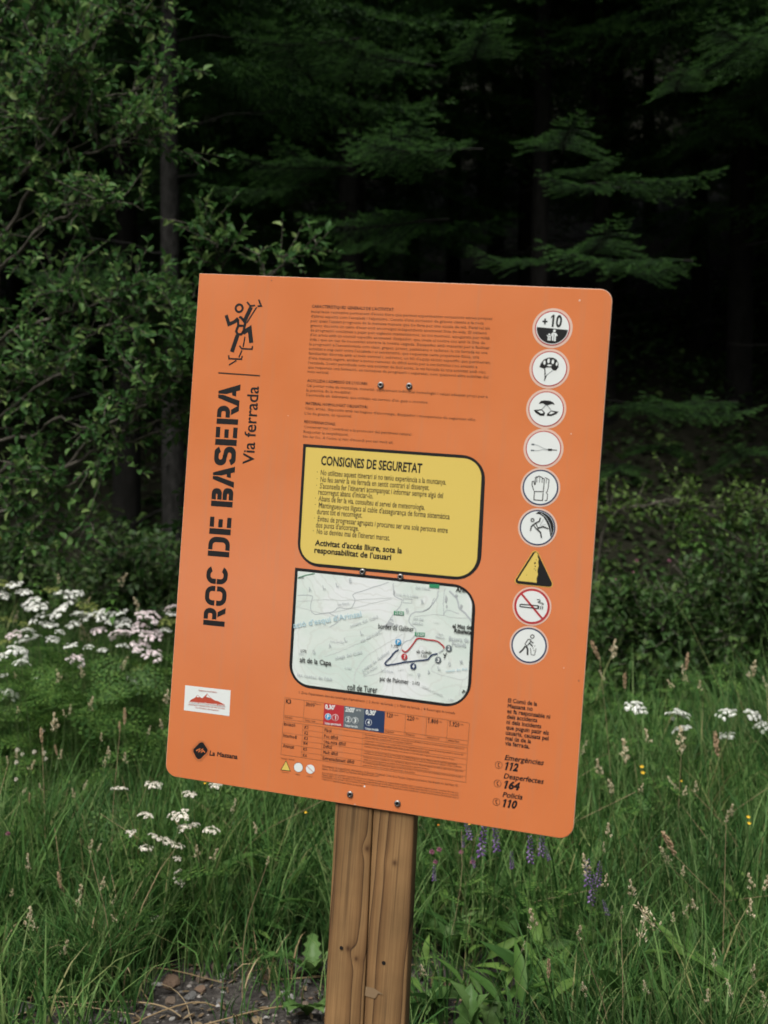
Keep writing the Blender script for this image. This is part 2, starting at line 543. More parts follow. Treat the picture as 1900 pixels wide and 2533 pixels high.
_gl = {}
def glyphs(s, bold=0.0, res=2):
    key = (s, bold, res)
    if key not in _gl:
        c = bpy.data.curves.new('lettering', 'FONT')
        c.body, c.offset, c.resolution_u, c.fill_mode = s, bold, res, 'FRONT'
        o = bpy.data.objects.new('lettering', c)
        COL.objects.link(o)
        dg = bpy.context.evaluated_depsgraph_get()
        me = bpy.data.meshes.new_from_object(o.evaluated_get(dg))
        V = np.zeros(len(me.vertices) * 3)
        me.vertices.foreach_get('co', V)
        F = [tuple(p.vertices) for p in me.polygons]
        V = V.reshape(-1, 3)[:, :2].copy()
        if bold:                              # an M fills in when emboldened: draw it from bars instead
            for k in [i for i, ch in enumerate(s) if ch == 'M']:
                x0 = glyphs(s[:k], 0.0, res)[0][:, 0].max() if s[:k].strip() else -1.0
                x1 = glyphs(s[:k + 1], 0.0, res)[0][:, 0].max() + bold * 1.5
                x0 += 0.012
                inside = lambda f, W: x0 < sum(W[i][0] for i in f) / len(f) < x1 + .001
                F = [f for f in F if not inside(f, V)]
                n_ = len(V)
                ox = x1 - bold * 1.5 - .709
                V = np.vstack([V, np.array([(.055, 0), (.205, 0), (.205, .682), (.055, .682), (.577, 0), (.727, 0), (.727, .682), (.577, .682),
                                            (.205, .682), (.205, .44), (.391, .16), (.391, .42), (.577, .44), (.577, .682)]) + [ox, 0]])
                F += [tuple(i + n_ for i in f) for f in ((0, 1, 2, 3), (4, 5, 6, 7), (9, 10, 11, 8), (10, 12, 13, 11))]
            used = sorted({i for f in F for i in f})
            mp_ = {i: j for j, i in enumerate(used)}
            V = V[used]
            F = [tuple(mp_[i] for i in f) for f in F]
        if any(ch.islower() for ch in s) and len(s) > 1:      # taller small letters, as on the board
            y = V[:, 1]
            V[:, 1] = np.where(y > .449, .485 + (y - .449) * (.682 - .485) / (.682 - .449), np.where(y > 0, y * .485 / .449, y))
        _gl[key] = (V, F)
        if len(s) < 9 and '1' in s:                           # a figure one with its flag
            for k in [i for i, ch in enumerate(s) if ch == '1']:
                x1 = V[:, 0].max() if k == len(s) - 1 else glyphs(s[:k + 1], bold, res)[0][:, 0].max()
                x0, w = x1 - .098 - 2 * bold, .085 + bold
                b_ = len(V)
                top = .682 + bold
                V = np.vstack([V, [(x0, top), (x0 - .13, top - .13), (x0 - .13, top - .13 - w), (x0, top - w * 1.1)]])
                F = F + [(b_, b_ + 1, b_ + 2, b_ + 3)]
            _gl[key] = (V, F)
        bpy.data.objects.remove(o)
        bpy.data.curves.remove(c)
        bpy.data.meshes.remove(me)
    return _gl[key]
CAPH = 1.0
CAPH = glyphs('H')[0][:, 1].max()

SIGN = thing('trail_sign', 'orange trail information board with black title, yellow notice and map, screwed to a wooden post', 'sign')
SIGN.matrix_world = Matrix(((BU[0], BV[0], BW[0], BO[0]), (BU[1], BV[1], BW[1], BO[1]), (BU[2], BV[2], BW[2], BO[2]), (0, 0, 0, 1)))

def rounded(corners, radii, n=8):
    """outline of a polygon with each corner rounded"""
    c = np.asarray(corners, float)
    out = []
    for k in range(len(c)):
        p, a, b = c[k], c[k - 1], c[(k + 1) % len(c)]
        if radii[k] <= 0:
            out.append(p)
            continue
        da, db = norm(a - p), norm(b - p)
        half = math.acos(float(np.clip(da @ db, -1, 1))) / 2
        t = radii[k] / math.tan(half)
        o = p + norm(da + db) * radii[k] / math.sin(half)
        s, e2 = p + da * t - o, p + db * t - o
        a0, a1 = math.atan2(s[1], s[0]), math.atan2(e2[1], e2[0])
        dd = (a1 - a0 + math.pi) % (2 * math.pi) - math.pi
        for f in np.linspace(0, 1, n + 1):
            out.append(o + radii[k] * np.array([math.cos(a0 + dd * f), math.sin(a0 + dd * f)]))
    return np.array(out)

def slab(outline, w0, w1, bev, mats, name, parent):
    """plate with the outline given, front face at w1, a small bevel round the front"""
    q = np.asarray(outline)
    c = q.mean(0)
    t = norm(np.roll(q, -1, 0) - np.roll(q, 1, 0))
    inn = np.stack([-t[:, 1], t[:, 0]], -1)
    if np.sum((c - q) * inn) < 0:
        inn = -inn
    rings = [(q, w0), (q, w1 - bev), (q + inn * bev, w1)]
    V, F, Mi = [], [], []
    n = len(q)
    for r, w in rings:
        V += [(x, y, w) for x, y in r]
    for k in range(2):
        for i_ in range(n):
            j_ = (i_ + 1) % n
            F.append((k * n + i_, k * n + j_, (k + 1) * n + j_, (k + 1) * n + i_))
            Mi.append(1)
    F.append(tuple(range(2 * n, 3 * n)))
    Mi.append(0)
    F.append(tuple(range(n - 1, -1, -1)))
    Mi.append(1)
    me = bpy.data.meshes.new(name)
    me.from_pydata([tuple(map(float, v)) for v in V], [], F)
    me.polygons.foreach_set('material_index', np.array(Mi, np.int32))
    for m in mats:
        me.materials.append(m)
    me.update()
    return link(name, me, parent)

corners = uvs([(408.3, 1917.9), (1417, 2079), (1516.8, 715.8), (493.3, 676)])
slab(rounded(corners, [0.021, 0.023, 0.020, 0.0]), -0.003, 0.0, 0.0008, [ORANGE, EDGE], 'board', SIGN)

# --- post: two timbers side by side
def wood(name, seed, u0, knots):
    m = mat(name, (0.2, 0.11, 0.05), 0.7, 0.25)
    b = m.node_tree.nodes['Principled BSDF']
    tc = N(m, 'ShaderNodeTexCoord')
    sep = N(m, 'ShaderNodeSeparateXYZ')
    L(m, tc.outputs['Object'], sep.inputs[0])
    mp = N(m, 'ShaderNodeMapping')
    mp.inputs['Location'].default_value = (seed, seed * 2.3, 0)
    mp.inputs['Scale'].default_value = (2.2, 1.15, 3.0)
    L(m, tc.outputs['Object'], mp.inputs['Vector'])
    n1 = N(m, 'ShaderNodeTexNoise', Scale=1.6, Detail=2.0)
    L(m, mp.outputs[0], n1.inputs['Vector'])
    x = math_(m, 'SUBTRACT', sep.outputs[0], u0)
    x = math_(m, 'ADD', x, math_(m, 'MULTIPLY', math_(m, 'SUBTRACT', n1.outputs['Fac'], 0.5), 0.045))
    dark = None
    for (ku, kv, ks) in knots:
        dx = math_(m, 'DIVIDE', math_(m, 'SUBTRACT', sep.outputs[0], ku), ks)
        dy = math_(m, 'DIVIDE', math_(m, 'SUBTRACT', sep.outputs[1], kv), ks * 1.3)
        r2 = math_(m, 'ADD', math_(m, 'MULTIPLY', dx, dx), math_(m, 'MULTIPLY', dy, dy))
        g = math_(m, 'EXPONENT', math_(m, 'MULTIPLY', r2, -0.16))
        x = math_(m, 'ADD', x, math_(m, 'MULTIPLY', g, ks * 1.9))
        k = math_(m, 'EXPONENT', math_(m, 'MULTIPLY', r2, -1.6))
        dark = k if dark is None else math_(m, 'MAXIMUM', dark, k)
    depth = math_(m, 'ADD', math_(m, 'MULTIPLY', n1.outputs['Fac'], 0.012), 0.008)
    rr = math_(m, 'SQRT', math_(m, 'ADD', math_(m, 'MULTIPLY', x, x), math_(m, 'MULTIPLY', depth, depth)))
    ph = math_(m, 'FRACT', math_(m, 'MULTIPLY', rr, 72.0))
    ringc = ramp(m, [(0.0, (0.228, 0.135, 0.06)), (0.5, (0.19, 0.108, 0.047)), (0.84, (0.135, 0.073, 0.031)), (0.94, (0.042, 0.022, 0.011)), (1.0, (0.228, 0.135, 0.06))], ph)
    mp2 = N(m, 'ShaderNodeMapping')
    mp2.inputs['Scale'].default_value = (420, 7, 420)
    L(m, tc.outputs['Object'], mp2.inputs['Vector'])
    n2 = N(m, 'ShaderNodeTexNoise', Scale=1.0, Detail=4.0, Roughness=0.6)
    L(m, mp2.outputs[0], n2.inputs['Vector'])
    c = mixc(m, 0.8, ringc, ramp(m, [(0.25, (0.7, 0.68, 0.66)), (0.75, (1.25, 1.25, 1.25))], n2.outputs['Fac']), 'MULTIPLY')
    n3 = N(m, 'ShaderNodeTexNoise', Scale=7.0, Detail=5.0)
    L(m, tc.outputs['Object'], n3.inputs['Vector'])
    c = mixc(m, 0.7, c, ramp(m, [(0.3, (0.55, 0.57, 0.55)), (0.7, (1.22, 1.2, 1.16))], n3.outputs['Fac']), 'MULTIPLY')
    mp3 = N(m, 'ShaderNodeMapping')
    mp3.inputs['Scale'].default_value = (150, 2.2, 150)
    mp3.inputs['Location'].default_value = (seed * 3, seed, 0)
    L(m, tc.outputs['Object'], mp3.inputs['Vector'])
    n4 = N(m, 'ShaderNodeTexNoise', Scale=1.0, Detail=3.0)
    L(m, mp3.outputs[0], n4.inputs['Vector'])
    c = mixc(m, ramp(m, [(0.62, (0, 0, 0)), (0.70, (0.5, 0.5, 0.5))], n4.outputs['Fac']), c, (0.05, 0.027, 0.014))
    if dark is not None:
        c = mixc(m, math_(m, 'MULTIPLY', dark, 0.9), c, (0.05, 0.022, 0.009))
    L(m, c, b.inputs['Base Color'])
    bp = N(m, 'ShaderNodeBump', Strength=0.35, Distance=0.001)
    L(m, math_(m, 'ADD', n2.outputs['Fac'], math_(m, 'MULTIPLY', ph, -0.6)), bp.inputs['Height'])
    L(m, bp.outputs[0], b.inputs['Normal'])
    return m

PW = -0.0045                                   # front face of the timbers, just behind the plate
def postedge(top, bot, v):                     # photograph edge -> u at height v of the board
    a, b = uv(top), uv(bot)
    t = (v - a[1]) / (b[1] - a[1])
    return a[0] + (b[0] - a[0]) * t
def timber(ea, eb, mat_, vtop, vbot, thick, gap):
    g = Geo()
    rows = np.linspace(vtop, vbot, 28)
    bev = 0.0025
    prof = []
    for v in rows:
        ua, ub = postedge(*ea, v) + gap[0], postedge(*eb, v) - gap[1]
        wob = 0.0006 * math.sin(v * 23 + ua * 50)
        prof.append([(ua, PW - thick), (ua, PW - bev), (ua + bev * 0.3, PW - bev * 0.3), (ua + bev, PW + wob), (ub - bev, PW + wob), (ub - bev * 0.3, PW - bev * 0.3), (ub, PW - bev), (ub, PW - thick)])
    P = np.array([[(u, v, w) for u, w in p] for p, v in zip(prof, rows)])
    n, k = P.shape[:2]
    V = P.reshape(-1, 3)
    F = []
    for i_ in range(n - 1):
        for j_ in range(k):
            a, b = i_ * k + j_, i_ * k + (j_ + 1) % k
            F.append((a, a + k, b + k, b))
    g.add(V, F)
    for base, rev in ((0, False), ((n - 1) * k, True)):
        c = [(base, base + 1, base + 6, base + 7), (base + 1, base + 2, base + 5, base + 6), (base + 2, base + 3, base + 4, base + 5)]
        g.add(V, [x[::-1] if rev else x for x in c])
    return g.build('timber', mat_, SIGN)
EL = ((827.6, 1987.2), (799.5, 2533))
ES = ((920.8, 2003.6), (897.6, 2533))
ER = ((1023, 2014.5), (999.9, 2533))
kn = lambda pts: [(*uv((ZP[0] + x * ZP[2], ZP[1] + y * ZP[2])), s) for x, y, s in pts]
VB = (-0.02 - BO[2]) / BV[2]
ul, us, ur = (uv(e_[0])[0] for e_ in (EL, ES, ER))
WL = wood('left_timber', 3.1, ul + 0.030, kn([(538, 628, .0045), (362, 1540, .0045), (438, 1632, .004)]))
WR = wood('right_timber', 8.4, us + 0.052, kn([(788, 760, .005)]))
timber(EL, ES, WL, 0.80, VB, 0.036, (0.0, 0.0008))
timber(ES, ER, WR, 0.80, VB, 0.036, (0.0008, 0.0))
HOLE_SHADE = mat('hole_shade', (0.008, 0.006, 0.005), 0.9)  # flat black stands for the shade inside bolt holes and screw recesses
for x, y, r in ((305, 1530, 16), (690, 1667, 17)):
    p = Print()
    p.disc(uvs([(x, y)], ZP)[0], r * ZP[2] * PXM * 1.05, HOLE_SHADE, 1, 20)
    o = p.build('hole_shade', SIGN)
    o.location = (0, 0, PW + 0.0008)
p = Print()
p.poly(uvs([(525, 1880), (600, 1895), (690, 1955), (640, 1945), (610, 1990), (520, 1965)], ZP), mat('pale_scuff', (0.2, 0.135, 0.075), 0.8), 1)
p.build('scuff_mark', SIGN).location = (0, 0, PW + 0.0008)

# --- screws
STEEL = mat('steel', (0.24, 0.235, 0.23), 0.42, 0.5)
STEEL.node_tree.nodes['Principled BSDF'].inputs['Metallic'].default_value = 0.9
def screw_mesh():
    R = 0.0053
    g = Geo()
    prof = [(R * 1.02, 0.0), (R, 0.0007), (R * 0.8, 0.0019), (R * 0.48, 0.0025), (R * 0.44, 0.0012), (0.0001, 0.001)]
    n = 24
    t = np.linspace(0, 2 * np.pi, n, endpoint=False)
    V = []
    for k, (r, z) in enumerate(prof):
        rr = r * (1 + 0.14 * np.cos(6 * t)) if k in (3, 4) else r * np.ones(n)
        V.append(np.stack([rr * np.cos(t), rr * np.sin(t), np.full(n, z)], -1))
    V = np.concatenate(V)
    for k in range(len(prof) - 1):
        F = [(k * n + a, k * n + (a + 1) % n, (k + 1) * n + (a + 1) % n, (k + 1) * n + a) for a in range(n)]
        g.add(V if k == 0 else np.zeros((0, 3)), F if k == 0 else np.array(F) - g.n, 1 if k >= 3 else 0)
    return g.mesh('screw', [STEEL, HOLE_SHADE], True)
SCREW = screw_mesh()
for px, py in ((941.9, 952.6), (1012.4, 955.1), (896.9, 1414.6), (990.7, 1427.3), (866.3, 1964.6), (983.5, 1987.2)):
    q = uv((px, py))
    link('screw', SCREW, SIGN, (q[0], q[1], 0.0009))

# --- title, stencilled
def stencil(ch):
    t, g = 0.235, 0.055                        # stroke and stencil gap; letters one high, y up; returns width, polygons
    def arc(cx, cy, rx, ry, a0, a1, n=9):
        a = np.radians(np.linspace(a0, a1, n))
        return [(cx + rx * math.cos(x), cy + ry * math.sin(x)) for x in a]
    def bow(x0, x1, y0, y1, r):                # half ring open to the left
        o = [(x0, y1)] + arc(x1 - r, y1 - r, r, r, 90, 0) + arc(x1 - r, y0 + r, r, r, 0, -90) + [(x0, y0)]
        ri = max(r - t * 0.92, 0.03)
        tt = t * 0.86
        inn = [(x0, y0 + tt)] + arc(x1 - t - ri, y0 + tt + ri, ri, ri, -90, 0) + arc(x1 - t - ri, y1 - tt - ri, ri, ri, 0, 90) + [(x0, y1 - tt)]
        return o + inn
    if ch == 'E':
        return 0.70, [[(0, 0), (t, 0), (t, 1), (0, 1)]] + [[(t + g, y), (x, y), (x, y + .2), (t + g, y + .2)] for y, x in ((0, .7), (.4, .62), (.8, .7))]
    if ch == 'D':
        return 0.86, [[(0, 0), (t, 0), (t, 1), (0, 1)], bow(t + g, .86, 0, 1, .36)]
    if ch == 'B':
        return 0.80, [[(0, 0), (t, 0), (t, 1), (0, 1)], bow(t + g, .77, .53, 1, .22), bow(t + g, .80, 0, .49, .22)]
    if ch == 'R':
        return 0.82, [[(0, 0), (t, 0), (t, 1), (0, 1)], bow(t + g, .80, .40, 1, .28), [(.40, .36), (.64, .36), (.86, 0), (.60, 0)]]
    if ch == 'O':
        up = [(0, .54)] + arc(.36, .64, .36, .36, 180, 90) + arc(.52, .64, .36, .36, 90, 0) + [(.88, .54), (.88 - t, .54)] + arc(.52, .66, .13, .14, 0, 90) + arc(.36, .66, .13, .14, 90, 180) + [(t, .54)]
        return 0.88, [up, [(x, 1 - y) for x, y in up]]
    if ch == 'C':
        a = [(0, .54)] + arc(.36, .64, .36, .36, 180, 90) + arc(.44, .64, .36, .36, 90, 25) + [(.55, .72)] + arc(.42, .66, .13, .14, 30, 90) + arc(.36, .66, .13, .14, 90, 180) + [(t, .54)]
        b = [(0, .50)] + [(x, 1 - y) for x, y in (arc(.36, .64, .36, .36, 180, 90) + arc(.44, .64, .36, .36, 90, 25) + [(.55, .72)] + arc(.42, .66, .13, .14, 30, 90) + arc(.36, .66, .13, .14, 90, 180))] + [(t, .50)]
        return 0.80, [a, b]
    if ch == 'S':
        a = [(.74, .80)] + arc(.50, .74, .22, .26, 40, 90) + arc(.26, .72, .26, .28, 90, 180) + arc(.26, .68, .26, .26, 180, 250) + [(.42, .405), (.42, .60)] + arc(.32, .70, .09, .09, 240, 90) + [(.46, .79), (.54, .70)]
        b = [(.76 - x, 1 - y) for x, y in a]
        return 0.76, [[(x, y + .0) for x, y in a], b]
    if ch == 'A':
        return 0.94, [[(0, 0), (.25, 0), (.47, .78), (.47, 1), (.33, 1)], [(.51, 1), (.63, 1), (.94, 0), (.69, 0), (.645, .17), (.42, .17), (.47, .36), (.585, .36), (.51, .62)]]
p = Print()
base0, base1 = uv((555.4, 1550.6)), uv((595.3, 951.0))
H = np.linalg.norm(uv((502.4, 1544.7)) - uv((555.4, 1550.0)))
bd = norm(base1 - base0)
bup = np.array([-bd[1], bd[0]])
def along(py):
    t = (1550.6 - py) / (1550.6 - 951.0)
    return np.linalg.norm(base1 - base0) * t
for ch, y0, y1 in (('R', 1550.6, 1506), ('O', 1500.5, 1452), ('C', 1447, 1402.5), ('D', 1378.7, 1330), ('E', 1324, 1281), ('B', 1255, 1208), ('A', 1206.5, 1154), ('S', 1153, 1105.5), ('E', 1103, 1058), ('R', 1050.6, 1004), ('A', 1005.5, 951)):
    w, polys = stencil(ch)
    s0, s1 = along(y0), along(y1)
    for q in polys:
        p.poly([base0 + bd * (s0 + x / w * (s1 - s0)) + bup * (y * H) for x, y in q], INK)
p.build('title_lettering', SIGN)
p = Print()
p.text('Via ferrada', uv((627.5, 1149.5)), uv((640.5, 956)), 27 * PXM, INK, 1, 0.012, 0, 4)
p.build('subtitle_lettering', SIGN)
p = Print()
p.strip(uvs([(388, 725), (672, 745)], Z1), 3.6 * PXM, OINK)
p.build('title_rule', SIGN)

# --- climber emblem
def strokes(p, Zx, k, items, lay=1):
    for pts, w, m in items:
        p.strip(uvs(pts, Zx), w * k, m, lay)
k1 = Z1[2] * PXM * 1.1
p = Print()
p.ring(uvs([(530, 283)], Z1)[0], 23 * k1, 14 * k1, INK)
strokes(p, Z1, k1, [
    ([(441, 330), (460, 393), (500, 375), (524, 352)], 22, INK),
    ([(566, 372), (612, 275)], 26, INK),
    ([(530, 342), (545, 348), (572, 385), (560, 440), (545, 462), (520, 462), (510, 440), (524, 400), (522, 360)], 16, INK),
    ([(556, 452), (602, 422), (613, 520)], 28, INK),
    ([(519, 468), (480, 582)], 27, INK),
    ([(584, 240), (606, 268), (640, 264)], 11, INK), ([(664, 224), (672, 246), (682, 268), (655, 270)], 11, INK),
    ([(650, 276), (582, 384)], 9, INK),
    ([(532, 540), (548, 560), (618, 563), (622, 542)], 10, INK),
    ([(458, 605), (461, 628), (546, 632), (551, 610)], 10, INK),
    ([(570, 478), (557, 550)], 9, INK), ([(549, 572), (528, 620)], 9, INK), ([(512, 640), (460, 672)], 9, INK)])
p.strip(uvs([(520, 403), (560, 403)], Z1), 14 * k1, INK, 2)
p.build('climber_emblem', SIGN)

# --- general text
p = Print()
lines = ["Instal·lació recreativa permanent d'accés lliure que permet experimentar sensacions aèries pròpies",
         "d'altres esports com l'escalada i l'alpinisme. Consta d'una successió de graons clavats a la roca",
         "pels quals l'usuari progressa de la mateixa manera que ho faria per una escala de mà. Paral·lel als",
         "graons discorre un cable d'acer amb ancoratges independents anomenat línia de vida. El sistema",
         "de progressió consisteix a pujar pels esglaons mantenint-nos, en tot moment, assegurats per mitjà",
         "d'un arnès amb un utensili específic anomenat dissipador, que uneix el nostre cos amb la línia de",
         "vida i que en cas de necessitat aturaria la nostra caiguda. Equipades amb material per a facilitar",
         "la progressió a l'excursionista com claus, grapes, preses, passamans o cadenes, la via ferrada és una",
         "activitat a mig camí entre l'escalada i el senderisme, que requereix certa preparació física, una",
         "familiaritat discreta amb el món vertical i, sobretot, un kit d'equip tècnic específic que permetran,",
         "d'una manera segura, arribar a zones remotes de difícil accés per a senderistes i no avesats a",
         "l'escalada. Sovint percebuda com una activitat de fàcil accés, la via ferrada és una activitat amb risc,",
         "que requereix una formació, en tècniques de progressió i seguretat, com qualsevol altra activitat del"]
ends = [1588, 1520, 1568, 1545, 1568, 1530, 1568, 1550, 1485, 1575, 1470, 1540, 1555]
k3 = Z3[2] * PXM
def t3(s, x0, y0, x1, y1, cap, m=OINK, bold=0.0):
    a, b = uvs([(x0, y0), (x1, y1)], Z3)
    p.text(s, a, b, cap * k3, m, 1, bold, 0, 1)
t3("CARACTERÍSTIQUES GENERALS DE L'ACTIVITAT:", 163, 131, 815, 158, 22, INK, 0.015)
for i_, (s, xe) in enumerate(zip(lines, ends)):
    yl, yr = 171 + 36.6 * i_, 228 + 38.7 * i_
    t3(s, 160 - 2.3 * i_, yl, xe, yl + (yr - yl) * (xe - 150) / 1438, 20)
t3("món vertical.", 131, 645, 300, 655, 20)
t3("ACOLLIDA I ADMISSIÓ DE L'USUARI:", 128, 716, 605, 742, 21, INK, 0.015)
t3("Cal portar roba de muntanya, material, equipament individual homologat i calçat adequat propi per a", 122, 754, 1552, 844, 20)
t3("la pràctica de la modalitat.", 121, 792, 475, 812, 20)
t3("S'aconsella als debutants que utilitzin els serveis d'un guia o monitor.", 117, 828, 1085, 890, 20)
t3("MATERIAL HOMOLOGAT OBLIGATORI:", 115, 896, 608, 927, 21, INK, 0.015)
t3("Casc, arnès, dispositiu amb les bagues d'ancoratge, dissipador i mosquetons de seguretat «K».", 111, 932, 1460, 1027, 20)
t3("L'ús de guants, és opcional.", 107, 974, 480, 998, 20)
t3("RECOMANACIONS:", 104, 1040, 352, 1062, 21, INK, 0.015)
t3("Conservar net i contribuir a la protecció del patrimoni natural.", 102, 1080, 955, 1142, 20)
t3("Respectar la senyalització.", 99, 1119, 455, 1144, 20)
t3("No fer foc. A l'estiu, el risc d'incendi pot ser molt alt.", 96, 1158, 808, 1206, 20)
p.build('activity_text', SIGN)

# --- yellow notice
k4 = Z4[2] * PXM
yo = uvs([(155, 55), (1545, 152), (1500, 1105), (103, 975)], Z4)
yi = uvs([(176, 80), (1516, 175), (1468, 1078), (125, 952)], Z4)
p = Print()
rad = 0.040
p.poly(rounded(yo, [0, rad, rad * 1.05, rad], 10), INK, 1)
p.poly(rounded(yi, [0, rad * 0.78, rad * 0.85, rad * 0.8], 10), YELLOW, 2)
notice = p.build('yellow_notice', SIGN)
p = Print()
def t4(s, x0, y0, x1, y1, cap, bold=0.0, m=INK, res=2):
    a, b = uvs([(x0, y0), (x1, y1)], Z4)
    p.text(s, a, b, cap * k4, m, 3, bold + 0.008, 0, res)
t4('CONSIGNES DE SEGURETAT', 288, 214, 1056, 276, 62, 0.02)
M_NI = flatmat('notice_ink', (0.035, 0.025, 0.01))
for s, x0, y0, x1, y1 in (
    ("·  No utilitzeu aquest itinerari si no teniu experiència a la muntanya.", 258, 290, 1240, 366),
    ("·  No feu servir la via ferrada en sentit contrari al dissenyat.", 256, 341, 1112, 408),
    ("·  S'aconsella fer l'itinerari acompanyat i informar sempre algú del", 252, 391, 1216, 468),
    ("recorregut abans d'iniciar-lo.", 268, 440, 685, 472),
    ("·  Abans de fer la via, consulteu el servei de meteorologia.", 244, 487, 1078, 558),
    ("·  Mantingueu-vos lligats al cable d'assegurança de forma sistemàtica", 242, 538, 1266, 629),
    ("durant tot el recorregut.", 258, 588, 602, 617),
    ("·  Eviteu de progressar agrupats i procureu ser una sola persona entre", 236, 640, 1252, 733),
    ("dos punts d'ancoratge.", 250, 690, 576, 718),
    ("·  No us desvieu mai de l'itinerari marcat.", 228, 736, 812, 790)):
    t4(s, x0, y0, x1, y1, 37, 0.0, M_NI)
t4("Activitat d'accés lliure, sota la", 243, 826, 905, 888, 38, 0.022)
t4("responsabilitat de l'usuari", 238, 882, 822, 938, 38, 0.022)
p.build('notice_lettering', notice)

# --- map
k5 = Z5[2] * PXM
def _map():
    m = flatmat('map_paper', (0.6, 0.66, 0.64))
    b = m.node_tree.nodes['Principled BSDF']
    tc = N(m, 'ShaderNodeTexCoord')
    n1 = N(m, 'ShaderNodeTexNoise', Scale=7.0, Detail=5.0, Roughness=0.55)
    n2 = N(m, 'ShaderNodeTexNoise', Scale=3.2, Detail=2.0)
    for n in (n1, n2):
        L(m, tc.outputs['Object'], n.inputs['Vector'])
    c = ramp(m, [(0.42, (0.66, 0.70, 0.70)), (0.5, (0.60, 0.67, 0.63)), (0.62, (0.53, 0.63, 0.58))], n1.outputs['Fac'])
    sep = N(m, 'ShaderNodeSeparateXYZ')
    L(m, tc.outputs['Object'], sep.inputs[0])
    w = N(m, 'ShaderNodeMath', operation='SINE')
    L(m, math_(m, 'MULTIPLY', math_(m, 'ADD', n2.outputs['Fac'], math_(m, 'MULTIPLY', n1.outputs['Fac'], 0.25)), 190.0), w.inputs[0])
    c = mixc(m, math_(m, 'MULTIPLY', ramp(m, [(0.75, (0, 0, 0)), (1, (1, 1, 1))], w.outputs[0]), 0.32), c, (0.48, 0.5, 0.46))
    L(m, c, b.inputs['Base Color'])
    return m
mo = uvs([(128, 45), (1560, 192), (1508, 1165), (72, 975)], Z5)
mi_ = uvs([(150, 72), (1532, 214), (1484, 1138), (98, 955)], Z5)
p = Print()
p.poly(rounded(mo, [0, rad, rad * 1.05, rad], 10), INK, 1)
p.poly(rounded(mi_, [0, rad * 0.78, rad * 0.85, rad * 0.8], 10), _map(), 2)
board_map = p.build('route_map', SIGN)
p = Print()
def wig(pts, amp, n, z=Z5, seed=0):
    q = spline(pts, n)
    r = np.random.default_rng(seed)
    return uvs(q + r.normal(0, amp, q.shape), z)
thin = flatmat('map_line', (0.40, 0.44, 0.46))
thin2 = flatmat('map_line_pale', (0.53, 0.57, 0.56))
for pts, w, m in (
    ([(146, 262), (262, 268), (250, 330), (275, 410), (430, 395), (470, 360), (560, 370), (600, 310), (590, 255), (700, 215), (870, 160)], 5, thin),
    ([(400, 405), (450, 430), (470, 470), (400, 515)], 5, thin),
    ([(150, 310), (300, 300), (600, 300), (890, 280)], 4, thin2), ([(150, 355), (400, 400), (760, 320), (900, 285)], 4, thin2),
    ([(905, 165), (910, 260), (975, 310), (900, 420), (850, 490), (800, 545)], 6, thin),
    ([(1262, 225), (1240, 300), (1160, 380), (1060, 400), (1025, 470), (1080, 530), (1060, 600), (985, 640), (960, 700)], 7, thin),
    ([(1225, 290), (1190, 360), (1140, 390)], 6, thin), ([(990, 560), (985, 640)], 5, thin2),
    ([(975, 570), (860, 640), (700, 740), (610, 860), (590, 960)], 5, thin2),
    ([(365, 745), (520, 690), (700, 610), (820, 560)], 4, thin2),
    ([(1070, 430), (1230, 415), (1400, 440), (1525, 440)], 4, thin2),
    ([(1310, 215), (1300, 300), (1300, 420)], 4, thin),
    ([(1238, 790), (1205, 850), (1280, 890), (1450, 930), (1490, 900)], 5, thin2), ([(1450, 930), (1420, 1050)], 4, thin2),
    ([(960, 700), (900, 790), (780, 880), (670, 900)], 5, thin2), ([(1300, 420), (1330, 380), (1420, 410)], 4, thin)):
    p.strip(wig(pts, 2.0, 30, seed=len(pts)), w * k5, m, 3)
p.strip(wig([(1345, 228), (1405, 290), (1430, 370), (1470, 400), (1520, 470)], 2, 14), 12 * k5, thin, 4)
for c_, w_, h_ in (((1320, 290), 22, 70), ((1325, 350), 14, 30), ((1400, 265), 30, 24), ((1440, 350), 26, 40), ((875, 490), 70, 46), ((930, 500), 30, 22), ((910, 240), 16, 50)):
    q = uvs([(c_[0] - w_ / 2, c_[1] + h_ * .3), (c_[0] - w_ * .1, c_[1] - h_ / 2), (c_[0] + w_ / 2, c_[1] - h_ * .1), (c_[0] + w_ * .2, c_[1] + h_ / 2)], Z5)
    p.poly(q, LGREY, 5)
p.strip(wig([(150, 128), (200, 108), (285, 90)], 1, 8), 6 * k5, GREEN, 5)
p.strip(wig([(985, 288), (1052, 293), (1048, 325), (982, 320), (985, 288)], 0, 5), 3 * k5, thin, 4)
p.build('map_linework', board_map)
p = Print()
for c_ in ((948, 404), (1113, 571), (1228, 190)):
    p.poly(uvs([(c_[0] - 39, c_[1] - 18), (c_[0] + 40, c_[1] - 13), (c_[0] + 38, c_[1] + 17), (c_[0] - 40, c_[1] + 12)], Z5), GREEN, 6)
def t5(s, x0, y0, x1, y1, cap, m=INK, bold=0.0, lay=8, res=2):
    a, b = uvs([(x0, y0), (x1, y1)], Z5)
    p.text(s, a, b, cap * 1.08 * k5, m, lay, bold + .006, 0, res)
t5('CS-320', 918, 411, 980, 416, 18, PAPER, 0.01)
t5('CS-320', 1082, 578, 1146, 583, 18, PAPER, 0.01)
p.strip(wig([(972, 693), (1000, 710), (1030, 685), (1065, 640), (1098, 602), (1170, 612), (1245, 622), (1285, 650), (1303, 670), (1302, 682)], 0, 26), 10 * k5, RED, 7)
